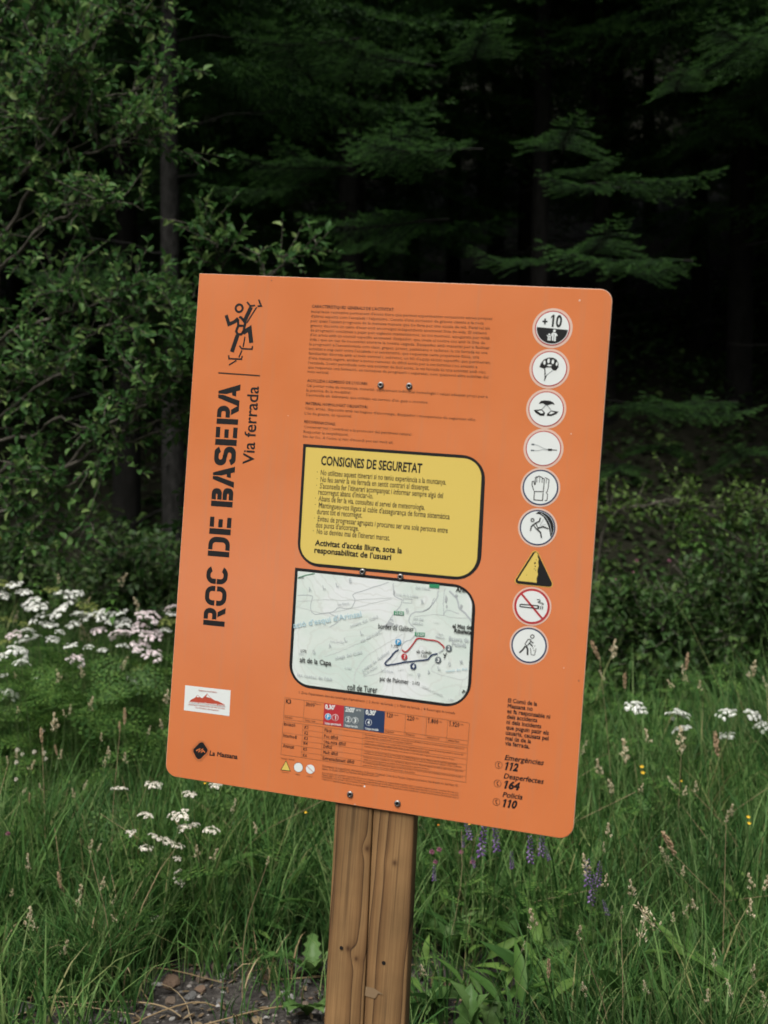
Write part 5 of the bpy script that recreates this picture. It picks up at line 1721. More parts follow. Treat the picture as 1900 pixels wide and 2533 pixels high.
def make_umbel(seed, petal, rays=17, R=.06, fl=15, fr=.0034, ur=.0125, dome=.3):
    r = np.random.default_rng(seed)
    g = Geo()
    pet = np.array([[0, 0, .15]] + [[math.cos(a_), math.sin(a_), .0] for a_ in np.linspace(0, 2 * np.pi, 6)[:-1]]) * fr
    pet[1:] *= np.array([1, .8, 1.1, .9, 1])[:, None]
    pf = np.array([(0, k + 1, (k + 1) % 5 + 1) for k in range(5)])
    P = []
    for k in range(rays):
        q = math.sqrt((k + .4) / rays)
        a_ = k * 2.39996 + r.normal(0, .12)
        q2 = q * r.uniform(.85, 1.15)
        c = np.array([R * q2 * math.cos(a_), R * q2 * math.sin(a_), R * .62 - R * dome * q * q + r.normal(0, .0055)])
        s = np.linspace(0, 1, 4)[:, None]
        rayp = c * s + np.array([0, 0, R * .12]) * np.sin(s * np.pi)
        g.add(*tube(rayp, .0007, 3), 1)
        n_ = norm(c + np.array([0, 0, R]))
        A = frame(norm(np.cross(n_, [.3, .8, .1])), n_)
        for j in range(fl):
            b = r.uniform(0, 1) ** .5 * ur * r.uniform(.85, 1.1)
            t_ = r.uniform(0, 6.28)
            loc = np.array([b * math.cos(t_), b * math.sin(t_), ur * .55 * (1 - (b / ur) ** 2)])
            P.append((c + A @ loc, norm(n_ + r.normal(0, .35, 3))))
    T = np.array([p_[0] for p_ in P])
    U = np.array([p_[1] for p_ in P])
    M = frame(norm(np.cross(U, r.normal(0, 1, U.shape))), U) * r.uniform(.75, 1.2, len(T))[:, None, None]
    scatter(g, pet, pf, M, T, 0)
    return g.mesh('flower_head', [petal, M_STEM])
UMB = {'white': [make_umbel(s, M_WHITE, n_, fl=20, fr=.0042, ur=u_, dome=d_) for s, n_, u_, d_ in ((1, 20, .012, .3), (2, 17, .0125, .5), (3, 22, .011, .15), (11, 14, .0125, .4), (12, 19, .0115, -.12))], 'pink': [make_umbel(s, M_PINK, n_, fl=19, fr=.0042, ur=.0118, dome=d_) for s, n_, d_ in ((4, 19, .3), (5, 16, .5), (13, 20, .1))],
       'cream': [make_umbel(s, M_CREAM, 14, .055, 17, .0046, .0135, .2) for s in (6, 7, 8)], 'green': [make_umbel(s, M_BUD, 20, .06, 16, .003, .0105, .25) for s in (9, 10)]}
FERN_ME = []
for V, F in FERNY:
    FERN_ME.append(Geo().add(V, F).mesh('leaf', M_HERB))

def rooted(name, label, cat, group, head, lean, r):
    """a plant whose head is at the point given: its root, and the stem curve in its own space"""
    bx, by = head[0] + lean[0], head[1] + lean[1]
    b = np.array([bx, by, float(gz(bx, by)) - .01])
    t = thing(name, label, cat, tuple(b), group)
    h = head - b
    P = spline([np.zeros(3), np.array([h[0] * .25 + r.normal(0, .012), h[1] * .25, h[2] * .5]), h], 9)
    return t, P

def umbel_plant(px, py, half, kind, k, d, label, group, r):
    head = at(px, py, d)
    R = half / FPX * d
    sc = float(np.clip(R / .06, .28, 1.75))
    t, P = rooted('umbel_flower', label, 'flower', group, head, (r.normal(0, .05), r.normal(0, .05)), r)
    V, F = tube(P, np.linspace(.0032, .0018, 9) * min(1.2, .5 + .5 * sc), 5)
    Geo().add(V, F).build('stem', M_STEM, t, True)
    tl = np.array([r.normal(0, .3), -.15 + r.normal(0, .26), 1.0])
    A = frame(np.array([math.cos(k), math.sin(k), 0]), tl)
    A = np.stack([norm(np.cross(A[:, 1], norm(tl))), A[:, 1], norm(tl)], -1) * sc
    o = P[-1] - A @ np.array([0, 0, .012])
    me = UMB[kind][k % len(UMB[kind])]
    link('flower_head', me, t, mat=Matrix([[*A[0], o[0]], [*A[1], o[1]], [*A[2], o[2]], [0, 0, 0, 1]]))
    if P[-1][2] > .3:
        for q in (3, 5):
            a_ = r.uniform(0, 6.28)
            D = np.array([math.cos(a_), math.sin(a_), .5])
            B = frame(D, np.array([0, 0, 1.0])) * r.uniform(.6, 1.0)
            link('leaf', FERN_ME[q % 2], t, mat=Matrix([[*B[0], P[q][0]], [*B[1], P[q][1]], [*B[2], P[q][2]], [0, 0, 0, 1]]))

ZL = (0, 1400, 500 / 1580)                     # flowers at the left
ZB = (0, 1933, 820 / 1659)                     # lower left
ZR = (980, 1800, 920 / 1659)                   # lower right
ZE = (1450, 800, 450 / 1106)                   # right edge
def zp(Zx, x, y):
    return Zx[0] + x * Zx[2], Zx[1] + y * Zx[2]
r = np.random.default_rng(77)
UL = {'white': [(15, 245, 60), (120, 185, 70), (185, 225, 60), (250, 300, 70), (295, 345, 80), (510, 245, 85), (600, 222, 55), (500, 365, 92), (305, 425, 75), (380, 495, 72), (215, 520, 62), (640, 410, 80), (720, 420, 70), (815, 392, 82), (580, 470, 55), (945, 395, 62), (965, 450, 70), (870, 455, 62), (930, 482, 42), (415, 585, 52), (240, 620, 90), (135, 690, 82), (165, 762, 62), (20, 710, 50), (560, 650, 52), (470, 520, 40), (280, 880, 32), (80, 1018, 62), (1030, 910, 50), (1290, 515, 52), (1345, 395, 40), (25, 870, 40), (700, 640, 40), (960, 640, 50), (800, 670, 40)],
      'pink': [(1150, 412, 95), (1340, 340, 52), (780, 522, 62), (950, 555, 92), (1085, 500, 78), (1200, 565, 76), (1090, 645, 78), (1195, 705, 80), (595, 740, 76), (110, 550, 60)],
      'green': [(30, 155, 62), (405, 205, 68), (50, 440, 62), (690, 345, 85), (1310, 455, 70), (60, 600, 62), (200, 470, 50), (1100, 800, 60)]}
NAMEU = {'white': 'white umbel flower', 'pink': 'pale pink umbel flower', 'green': 'yellow-green unopened umbel'}
for kind, lst in UL.items():
    lst = sorted(lst)
    top = min(lst, key=lambda q: q[1])
    for k, (x, y, hw) in enumerate(lst):
        px, py = zp(ZL, x, y)
        d = depth_for(py, r.uniform(.70, .86) if y < 800 else r.uniform(.5, .62), 3.9, 4.75, px)
        lab = f'{NAMEU[kind]}, {ordinal(k + 1)} from the left in the tall cluster'
        umbel_plant(px, py, hw * ZL[2] * 1.08, kind, k, d, lab, 'tall umbel flowers left of the sign', r)
UB = sorted([(598, 48, 38), (770, 28, 44), (945, 75, 40), (728, 180, 40), (900, 178, 48), (940, 245, 56), (655, 262, 27), (785, 295, 42), (840, 308, 36), (730, 342, 30), (888, 332, 30), (1055, 255, 38), (895, 458, 18), (893, 508, 33), (772, 692, 28), (1085, 22, 32), (885, 392, 16)])
for k, (x, y, hw) in enumerate(UB):
    px, py = zp(ZB, x, y)
    d = depth_for(py, r.uniform(.42, .52), 3.35, 4.3, px)
    umbel_plant(px, py, hw * ZB[2] * 1.08, 'cream', k, d, f'small creamy white umbel flower, {ordinal(k + 1)} from the left below the sign\'s corner', 'small umbel flowers below the left corner of the sign', r)
for k, (x, y, hw, lab) in enumerate([
    (1060, 675, 48, 'white umbel flower right of the sign, nearest to the sign'), (1255, 702, 52, 'white umbel flower right of the sign, upper of two one above the other'),
    (1275, 776, 44, 'white umbel flower right of the sign, lower of two one above the other'), (1475, 700, 44, 'white umbel flower near the right edge, above the lowest one'),
    (1478, 810, 36, 'lowest white umbel flower near the right edge'), (1588, 712, 46, 'white umbel flower near the right edge, between the lowest one and the cut off one'),
    (1638, 758, 46, 'white umbel flower cut off by the right edge of the picture')]):
    z2 = 910 / 1659
    umbel_plant(990 + x * z2, 1385 + y * z2, hw * z2, 'white', k, 4.0 + .06 * k, lab, 'white umbel flowers right of the sign', r)
umbel_plant(20 * S, 1502 * S, 22 * S, 'white', 1, 4.6, 'single white umbel flower at the left edge below the tall cluster', 'tall umbel flowers left of the sign', r)

# --- seed heads of grasses
def make_seed(seed, style, husk):
    r = np.random.default_rng(seed)
    g = Geo()
    sp = np.array([[0, 0, 0], [.0013, 0, .0035], [0, .0013, .0035], [-.0013, 0, .0035], [0, -.0013, .0035], [0, 0, .0085]])
    sf = np.array([(0, 2, 1), (0, 3, 2), (0, 4, 3), (0, 1, 4), (5, 1, 2), (5, 2, 3), (5, 3, 4), (5, 4, 1)])
    T, U = [], []
    if style == 'lobed':
        lobes = [(0.0, .016, .011), (.014, .012, .010), (.026, .008, .010), (.038, .004, .009), (.050, 0, .008), (.062, 0, .006), (.072, 0, .004)]
        for q, (z, out_, s) in enumerate(lobes):
            a_ = q * 2.6 + seed
            c = np.array([out_ * math.cos(a_), out_ * math.sin(a_), z])
            for j in range(15):
                T.append(c + r.normal(0, s * .42, 3) * [1, 1, 1.1])
                U.append(norm([math.cos(a_) * .5, math.sin(a_) * .5, 1.1] + r.normal(0, .35, 3)))
    elif style == 'spike':
        for j in range(85):
            z = r.uniform(0, .075)
            w = .0042 * math.sin(math.pi * min(.98, z / .078 * .85 + .12))
            a_ = r.uniform(0, 6.28)
            T.append([w * math.cos(a_), w * math.sin(a_), z])
            U.append(norm([math.cos(a_) * .4, math.sin(a_) * .4, 1]))
    else:
        for j in range(46):
            z = r.uniform(0, .085)
            w = .014 * (1 - z / .095) * r.uniform(.2, 1)
            a_ = r.uniform(0, 6.28)
            T.append([w * math.cos(a_), w * math.sin(a_), z])
            U.append(norm([math.cos(a_) * .5, math.sin(a_) * .5, .8]))
    T, U = np.array(T), np.array(U)
    M = frame(norm(np.cross(U, r.normal(0, 1, U.shape))), U) * r.uniform(1.0, 1.7, len(T))[:, None, None]
    scatter(g, sp, sf, M, T)
    g.add(*tube([[0, 0, -.01], [0, 0, .08]], .0006, 3))
    return g.mesh('seed_head', [husk])
SEEDS = {'lobed': [make_seed(s, 'lobed', M_SEED) for s in (1, 2, 3)], 'spike': [make_seed(s, 'spike', M_SEEDB) for s in (4, 5)], 'loose': [make_seed(s, 'loose', M_SEED) for s in (6, 7)]}
def seed_grass(px, py, half, style, k, d, label, group, r, lean=None, tilt=None):
    c = at(px, py, d)
    hl = half / FPX * d                        # half length of the head
    sc = float(np.clip(hl / .04 * 1.2, .3, 1.8))
    ax = norm(np.array([r.normal(0, .3), r.normal(0, .2), 1.0])) if tilt is None else norm(np.array(tilt))
    foot = c - ax * hl
    lean = (r.normal(0, .07), r.normal(0, .07)) if lean is None else lean
    t, P = rooted('seed_grass', label, 'grass stalk', group, foot, lean, r)
    V, F = tube(P, np.linspace(.0016, .0008, 9), 4)
    Geo().add(V, F).build('stem', M_STEM if k % 9 else M_DRY, t, True)
    A = frame(norm(np.cross(ax, [math.cos(k * 1.7), math.sin(k * 1.7), .2])), ax) * sc
    o = P[-1]
    link('seed_head', SEEDS[style][k % len(SEEDS[style])], t, mat=Matrix([[*A[0], o[0]], [*A[1], o[1]], [*A[2], o[2]], [0, 0, 0, 1]]))
SL = [(960, 110, 45), (690, 275, 26), (460, 110, 30), (1070, 300, 42), (660, 540, 60), (120, 410, 40), (430, 1225, 55), (975, 1190, 55), (935, 1262, 35), (325, 1335, 50), (440, 1450, 35), (475, 1480, 30), (790, 1340, 25), (975, 1505, 35), (575, 1780, 30), (235, 1825, 40), (180, 1770, 30), (315, 1730, 22), (500, 1155, 25), (640, 835, 35), (970, 770, 42), (460, 860, 38), (710, 1075, 40), (250, 1565, 35), (1300, 1030, 45), (120, 860, 22), (1260, 1240, 32), (850, 1460, 35), (665, 1720, 30), (140, 1130, 18), (340, 1460, 26), (130, 1480, 22), (60, 1520, 22), (1165, 1290, 26), (550, 1130, 30), (820, 1540, 34)]
SBL = [(453, 325, 25), (495, 335, 17), (140, 415, 30), (300, 505, 36), (515, 512, 25), (398, 590, 45), (568, 598, 18), (148, 690, 42), (325, 840, 32), (1075, 368, 25), (988, 350, 25), (570, 690, 14), (1340, 400, 18), (1170, 130, 25), (60, 560, 18), (1280, 235, 22)]
SR = [(905, 180, 28), (960, 265, 28), (1240, 260, 28), (1270, 60, 45), (1430, 85, 48), (1490, 375, 27), (1475, 410, 16), (945, 460, 25), (925, 540, 16), (1280, 642, 18), (1050, 722, 32), (845, 612, 35), (935, 685, 26), (1005, 822, 16), (1097, 900, 55), (815, 912, 28), (610, 858, 36), (1328, 792, 20), (1290, 820, 20), (1238, 850, 18), (1580, 808, 30), (1585, 690, 30), (1652, 700, 34), (680, 1085, 36), (120, 1085, 20), (1420, 1042, 30), (1490, 1170, 28), (1648, 1222, 30), (1110, 1160, 22), (1590, 1085, 26), (1120, 40, 25), (835, 95, 25), (1020, 110, 42), (1340, 265, 20), (1290, 285, 18), (1095, 270, 18), (1390, 1200, 24), (840, 1165, 25), (565, 985, 12)]
SE = [(62, 2000, 55), (170, 1985, 45), (612, 2065, 45), (595, 2145, 40), (1015, 2110, 46), (235, 2185, 42), (515, 2195, 25), (690, 2205, 25), (100, 2150, 26), (1090, 2190, 26)]
def place_seeds(lst, Zx, h, lo, hi, where, group, base):
    for k, (x, y, s) in enumerate(sorted(lst)):
        px, py = zp(Zx, x, y)
        st = 'spike' if (s > 32 and (k % 3 == 0)) else ('loose' if k % 4 == 1 else 'lobed')
        d = depth_for(py, r.uniform(h - .08, h + .08), lo, hi, px)
        wd = {'spike': 'thin brown', 'loose': 'loose tan', 'lobed': 'clumpy straw-coloured'}[st]
        seed_grass(px, py, s * Zx[2], st, k + base, d, f'{wd} seed head on a stalk, {ordinal(k + 1)} from the left {where}', group, r)
place_seeds(SL, ZL, .72, 3.6, 4.8, 'among the tall flowers', 'seed heads left of the sign', 0)
place_seeds(SBL, ZB, .42, 3.1, 4.0, 'left of the post', 'seed heads in the low grass left of the post', 3)
place_seeds(SR, ZR, .55, 2.65, 4.9, 'right of the post', 'seed heads right of the post', 5)
place_seeds(SE, ZE, .8, 4.0, 4.8, 'against the dark', 'seed heads against the dark right of the sign', 9)
def seed_line(head, foot, half, d, style, k, label):
    (hx, hy), (fx, fy) = zp(ZR, *head), zp(ZR, *foot)
    a_, b_ = at(hx, hy, d), at(fx, fy, d * 1.02)
    ax = norm(a_ - b_)
    g0 = b_ - ax * 3
    s = (b_[2] - float(gz(b_[0], b_[1]))) / max(.2, ax[2])
    base = b_ - ax * s
    foot_ = a_ - ax * (half * ZR[2] / FPX * d)
    seed_grass(hx, hy, half * ZR[2], style, k, d, label, 'seed heads right of the post', r, (base[0] - foot_[0], base[1] - foot_[1]), ax)
seed_line((1130, 855), (1530, 1310), 62, 2.75, 'loose', 1, 'long straw-coloured seed head on a stalk slanting across the lower right grass')
seed_line((1225, 530), (1450, 930), 58, 3.1, 'spike', 0, 'plump pale seed head bent left on a long curved stalk, right of the purple vetch')
seed_line((1205, 585), (1300, 760), 40, 3.3, 'loose', 0, 'greenish seed head hanging just under the plump pale one')

# --- vetch, clover, yellow flowers
def make_vetch(seed):
    r = np.random.default_rng(seed)
    g = Geo()
    pet = np.array([[0, 0, 0], [.0042, .0016, .001], [.0085, 0, .0005], [.0042, -.0016, .001], [.0045, 0, -.0026]])
    pf = np.array([(0, 1, 2), (0, 2, 3), (0, 4, 2)])
    T, D = [], []
    for j in range(34):
        f = j / 33
        a_ = j * 2.4
        T.append([.0015 * math.cos(a_), .0015 * math.sin(a_), f * .065])
        D.append(norm([math.cos(a_), math.sin(a_), -.55 + 1.0 * f]))
    D = np.array(D)
    s = 1.45 - .7 * np.linspace(0, 1, 34)
    scatter(g, pet, pf, frame(D, np.array([0, 0, 1.0])) * s[:, None, None], np.array(T), 0)
    g.add(*tube([[0, 0, -.01], [0, 0, .066]], .0009, 3), 1)
    return g.mesh('flower_spike', [M_VETCH, M_STEM])
VETCH = [make_vetch(1), make_vetch(2)]
V_LEAF = Geo().add(*VETCHL[0]).mesh('leaf', M_HERB)
for k, (x, y, s, lab) in enumerate([
    (385, 510, 62, 'tallest purple vetch spike, right of the post just below the sign'), (320, 455, 42, 'purple vetch spike left of the tallest one, cut off by the sign\'s lower edge'),
    (445, 492, 52, 'purple vetch spike close right of the tallest one'), (300, 512, 18, 'small purple vetch spike left of the tallest one, lower than the cut off one'),
    (598, 545, 52, 'purple vetch spike under the sign\'s lower right part, left of a pair'), (650, 520, 48, 'left spike of the vetch pair under the lower right part of the sign'),
    (676, 562, 26, 'right spike of the vetch pair under the lower right part of the sign'), (516, 592, 32, 'short purple vetch spike low between the tall group and the pair'),
    (855, 650, 52, 'left of two vetch spikes standing close together in the grass below the sign\'s right corner'), (905, 655, 45, 'right of two vetch spikes standing close together in the grass below the sign\'s right corner'),
    (878, 725, 55, 'drooping vetch spike just under the two close together ones'), (935, 805, 30, 'faded vetch spike lowest of those below the sign\'s right corner'), (170, 650, 30, 'purple vetch spike lying low close right of the post'), (345, 602, 22, 'pinkish vetch spike below the tallest one')]):
    px, py = zp(ZR, x, y)
    d = depth_for(py,   .48, 3.2, 3.9, px)
    c = at(px, py, d)
    hl = s * ZR[2] / FPX * d
    ax = norm([r.normal(0, .15), r.normal(0, .1), 1])
    t, P = rooted('vetch', lab, 'flower', 'purple vetch right of the post', c - ax * hl, (r.normal(0, .05), r.normal(0, .05)), r)
    Geo().add(*tube(P, .0012, 4)).build('stem', M_STEM, t, True)
    A = frame(norm(np.cross(ax, [math.cos(k), math.sin(k), .1])), ax) * float(np.clip(hl / .033 * 1.1, .5, 2.2))
    link('flower_spike', VETCH[k % 2], t, mat=Matrix([[*A[0], P[-1][0]], [*A[1], P[-1][1]], [*A[2], P[-1][2]], [0, 0, 0, 1]]))
    for q in (3, 5, 6):
        a_ = r.uniform(0, 6.28)
        B = frame(np.array([math.cos(a_), math.sin(a_), .4]), np.array([0, 0, 1.0]))
        link('leaf', V_LEAF, t, mat=Matrix([[*B[0], P[q][0]], [*B[1], P[q][1]], [*B[2], P[q][2]], [0, 0, 0, 1]]))
def make_ball(seed, m, n_=70, R=.011):
    r = np.random.default_rng(seed)
    g = Geo()
    U = norm(r.normal(0, 1, (n_, 3)) + [0, 0, .5])
    pet = np.array([[0, 0, 0], [.5, .16, 0], [1, 0, 0], [.5, -.16, 0]]) * R
    scatter(g, pet, np.array([(0, 1, 2), (0, 2, 3)]), frame(U, r.normal(0, 1, U.shape)), np.zeros((n_, 3)), 0)
    return g.mesh('flower_head', [m])
def make_cup(seed, m, R=.01):
    r = np.random.default_rng(seed)
    g = Geo()
    V, F = leaf_shape(R, R * .9, .1, -.3)
    a_ = np.linspace(0, 2 * np.pi, 6)[:-1]
    D = np.stack([np.cos(a_), np.sin(a_), np.full(5, .35)], -1)
    scatter(g, V, F, frame(D, np.array([0, 0, 1.0])), np.zeros((5, 3)))
    return g.mesh('flower_head', [m])
BALL = {'clover': make_ball(1, M_CLOVER), 'yellow': make_cup(2, M_YELLOW), 'orange': make_cup(3, M_ORANGE), 'whiteball': make_ball(4, M_CREAM)}
MISC = [(ZR, 160, 555, 14, 'clover', 'clover_flower', 'pink clover head close right of the post, left of two', 'flower'), (ZR, 192, 545, 14, 'clover', 'clover_flower', 'pink clover head close right of the post, right of two', 'flower'),
        (ZR, 290, 556, 12, 'clover', 'clover_flower', 'pink clover head below the small vetch spike', 'flower'), (ZR, 175, 600, 12, 'clover', 'clover_flower', 'dull pink clover head under the two beside the post', 'flower'), (ZR, 342, 600, 14, 'clover', 'clover_flower', 'faded clover head beside the pinkish vetch spike', 'flower'),
        (ZR, 1095, 178, 13, 'yellow', 'yellow_flower', 'upper yellow blossom on the bright stalk right of the sign', 'flower'), (ZR, 1100, 205, 13, 'yellow', 'yellow_flower', 'lower yellow blossom on the bright stalk right of the sign', 'flower'), (ZR, 1570, 402, 12, 'yellow', 'yellow_flower', 'upper yellow blossom near the right edge', 'flower'), (ZR, 1574, 430, 12, 'yellow', 'yellow_flower', 'lower yellow blossom near the right edge', 'flower'),
        (ZR, 326, 432, 9, 'yellow', 'yellow_flower', 'yellow blossom peeping under the lower edge of the sign', 'flower'), (ZR, 188, 436, 7, 'orange', 'orange_flower', 'tiny orange blossom under the sign right of the post', 'flower'), (ZR, 1272, 240, 7, 'yellow', 'yellow_flower', 'small yellow blossom left of the brown seed heads on the right', 'flower'),
        (ZB, 1530, 158, 10, 'yellow', 'yellow_flower', 'yellow buttercup in the grass left of the post', 'flower'), (ZB, 1026, 12, 8, 'yellow', 'yellow_flower', 'small yellow blossom at the sign\'s lower left edge', 'flower'), (ZB, 40, 262, 14, 'clover', 'clover_flower', 'purple clover head at the left edge in the grass', 'flower'),
        (ZL, 1110, 810, 22, 'yellow', 'yellow_flower', 'yellow blossom between the pink umbels and the sign', 'flower'),
        (ZL, 135, 1440, 22, 'whiteball', 'white_clover', 'uppermost of a loose group of whitish round heads at the left edge', 'flower'), (ZL, 175, 1472, 18, 'whiteball', 'white_clover', 'rightmost of a loose group of whitish round heads at the left edge', 'flower'), (ZL, 128, 1535, 20, 'whiteball', 'white_clover', 'lowest of a loose group of whitish round heads at the left edge', 'flower'),
        (ZL, 268, 1455, 20, 'whiteball', 'white_clover', 'whitish round head left of the two straw seed heads', 'flower'), (ZL, 345, 1462, 20, 'whiteball', 'white_clover', 'whitish round head just beside the two straw seed heads', 'flower'), (ZL, 358, 1508, 18, 'whiteball', 'white_clover', 'whitish round head under the two straw seed heads', 'flower'), (ZL, 335, 1290, 18, 'whiteball', 'white_clover', 'whitish round head above the tan drooping seed heads on the left', 'flower'), (ZL, 125, 1668, 18, 'whiteball', 'white_clover', 'whitish round head lower down near the left edge', 'flower')]
for k, (Zx, x, y, s, kind, nm, lab, cat) in enumerate(MISC):
    px, py = zp(Zx, x, y)
    d = depth_for(py, .48 if Zx is ZR else .55, 3.4, 5.2, px)
    t, P = rooted(nm, lab, cat, {'clover': 'clover heads', 'yellow': 'yellow blossoms', 'orange': None, 'whiteball': 'whitish round heads'}[kind], at(px, py, d), (r.normal(0, .04), r.normal(0, .04)), r)
    Geo().add(*tube(P, .001, 4)).build('stem', M_STEM, t, True)
    sc = float(np.clip(s * Zx[2] / FPX * d / .011, .5, 1.6))
    link('flower_head', BALL[kind], t, mat=Matrix.Translation(P[-1]) @ Matrix.Rotation(.5, 4, 'X') @ Matrix.Scale(sc, 4))
# pink flowers far back in the dark, orange fallen leaves in the shrub
for k, (x, y, lab) in enumerate([(308, 1443, 'pink dot of a flower in the dark right of the sign, upper left of four'), (505, 1443, 'pink dot of a flower in the dark right of the sign, rightmost of four'), (290, 1517, 'pink dot of a flower in the dark right of the sign, second lowest of four'), (182, 1562, 'pink dot of a flower in the dark right of the sign, lowest of four')]):
    px, py = zp(ZE, x, y)
    t, P = rooted('pink_flower', lab, 'flower', 'pink flowers in the dark', at(px, py, 6.3), (.02, .02), r)
    Geo().add(*tube(P, .0012, 4)).build('stem', M_STEM, t, True)
    link('flower_head', BALL['clover'], t, mat=Matrix.Translation(P[-1]) @ Matrix.Scale(1.1, 4))
for k, (x, y, lab) in enumerate([(335, 735, 'orange withered leaf hanging in the shrub, above the other one'), (387, 838, 'orange withered leaf hanging in the shrub near the sign'), (2, 1162, 'orange withered leaf in the shrub at the left edge')]):
    V, F = leaf_shape(.05, .03, .2, .3)
    o = link('withered_leaf', Geo().add(V, F).mesh('withered_leaf', M_ORANGE), None, tuple(dat(x, y, 4.85)))
    o.rotation_euler = (.4, .5, 2.0 + k)
    tag(o, lab, 'leaf', 'orange withered leaves')

# --- nettles
NET = leaf_shape(.055, .024, .2, .45)
N_ME = Geo().add(*NET).mesh('leaf', M_HERB)
def nettle(px, py, hpx, d, label, k):
    c = at(px, py, d)
    t, P = rooted('nettle', label, 'plant', 'nettles in the flower cluster', c, (r.normal(0, .03), r.normal(0, .03)), r)
    Geo().add(*tube(P, np.linspace(.003, .0012, 9), 4)).build('stem', M_STEM, t, True)
    h = hpx / FPX * d
    n_ = 6
    for q in range(n_):
        z = P[-1][2] - h * q / (n_ - 1)
        p0 = np.array([np.interp(z, P[:, 2], P[:, 0]), np.interp(z, P[:, 2], P[:, 1]), z])
        for s in range(4):
            a_ = q * .8 + s * math.pi / 2 + k
            B = frame(np.array([math.cos(a_), math.sin(a_), .35 - .12 * q]), np.array([0, 0, 1.0])) * (.3 + .17 * q)
            link('leaf', N_ME, t, mat=Matrix([[*B[0], p0[0]], [*B[1], p0[1]], [*B[2], p0[2]], [0, 0, 0, 1]]))
nettle(*zp(ZL, 287, 35), 260 * ZL[2], 4.8, 'nettle spire with drooping leaves rising behind the white umbels, left of two', 0)
nettle(*zp(ZL, 885, 92), 290 * ZL[2], 4.75, 'nettle spire with drooping leaves between the white and pink umbels', 1)
nettle(*zp(ZE, 690, 1170), 200 * ZE[2], 6.2, 'dim nettle-like herb in the dark right of the sign', 2)

# --- big-leaved plants
def big_leaf(ln, wd, wavy, seed):
    r = np.random.default_rng(seed)
    n = 16
    s = np.linspace(0, 1, n)
    w = wd / 2 * np.sin(np.pi * np.clip(s * .86 + .1, 0, 1)) ** .75 * np.clip(s / .12, .12, 1)
    w[-1] = .001
    if wavy:
        w = w * (1 + wavy * np.where(np.arange(n) % 3 == 1, .35, -.18))
    z = .45 * ln * np.sin(s * 1.9) * .5 - .22 * ln * s ** 2.2
    cols = [-1, -.5, 0, .5, 1]
    V = np.array([[(a_ * ln, c * b_, zz + abs(c) * b_ * .45 + r.normal(0, .002)) for c in cols] for a_, b_, zz in zip(s, w, z)])
    F = [(i_ * 5 + j_, (i_ + 1) * 5 + j_, (i_ + 1) * 5 + j_ + 1, i_ * 5 + j_ + 1) for i_ in range(n - 1) for j_ in range(4)]
    return Geo().add(V.reshape(-1, 3), F).mesh('leaf', BIGM, True)
def _big():
    m = M_BROAD.copy()
    m.name = 'big_leaf'
    nt = m.node_tree
    for n in nt.nodes:
        if n.type == 'VALTORGB':
            oi = nt.nodes.new('ShaderNodeObjectInfo')
            nt.links.new(oi.outputs['Random'], n.inputs[0])
    return m
BIGM = _big()
BIG = {'toothed': [big_leaf(.2, .07, 1, 1), big_leaf(.17, .06, .8, 2)], 'dock': [big_leaf(.24, .11, .12, 3), big_leaf(.2, .1, .1, 4)]}
def leafy_plant(px, py, kind, n_, sc, label, d=None, upright=.9, az0=None, k0=0):
    p = ground_hit(px, py) if d is None else at(px, py, d)
    t = thing('broadleaf_plant', label, 'plant', (p[0], p[1], float(gz(p[0], p[1])) - .005), 'big-leaved plants around the post')
    for k in range(n_):
        a_ = r.uniform(0, 6.28) if az0 is None else az0 + (k - (n_ - 1) / 2) * .9 + r.normal(0, .2)
        D = np.array([math.cos(a_), math.sin(a_), upright * r.uniform(.6, 1.4)])
        B = frame(D, np.array([0, 0, 1.0]) - .3 * D) * sc * r.uniform(.75, 1.1)
        link('leaf', BIG[kind][(k + k0) % 2], t, mat=Matrix([[*B[0], 0], [*B[1], 0], [*B[2], 0], [0, 0, 0, 1]]))
leafy_plant(*zp(ZR, 325, 1240), 'toothed', 3, 1.05, 'plant with a tall toothed pale green leaf right of the post', 2.9, 2.6, 1.57)
leafy_plant(*zp(ZR, 435, 1200), 'toothed', 3, .8, 'plant with a short toothed leaf, right of the one with the tall leaf', 2.95, 2.0, 1.5, 1)
leafy_plant(*zp(ZR, 90, 1290), 'dock', 4, .7, 'low plant with broad dull leaves on the soil against the right side of the post', None, .6)
leafy_plant(*zp(ZR, 470, 900), 'dock', 5, 1.0, 'plant with big blue-green leaves below the purple vetch', 3.75, 1.2)
leafy_plant(*zp(ZR, 415, 740), 'toothed', 4, 1.15, 'leafy plant with upright blue-green leaves under the sign right of the post', 3.9, 1.6)
leafy_plant(*zp(ZB, 620, 640), 'dock', 5, 1.0, 'dock plant with broad green leaves in the grass below the small white umbels', 3.95, 1.3)
leafy_plant(*zp(ZB, 700, 560), 'dock', 4, .9, 'dock plant just right of the broader one below the small white umbels', 4.1, 1.2)
leafy_plant(*zp(ZB, 1560, 940), 'toothed', 4, .95, 'plant with curved toothed leaves close left of the post', 3.3, 1.0)
leafy_plant(*zp(ZB, 1500, 720), 'toothed', 4, .9, 'leafy plant higher up the bank close left of the post', 3.6, 1.0, None, 1)
leafy_plant(*zp(ZB, 1540, 1175), 'toothed', 5, .7, 'low green leaves at the lower edge close left of the post', None, .5)
leafy_plant(*zp(ZB, 90, 1030), 'toothed', 6, .85, 'leafy weed at the lower left edge of the picture', 3.2, .7)
leafy_plant(*zp(ZB, 900, 790), 'toothed', 5, .55, 'small lobed weed at the back of the stony patch', 3.55, .7)

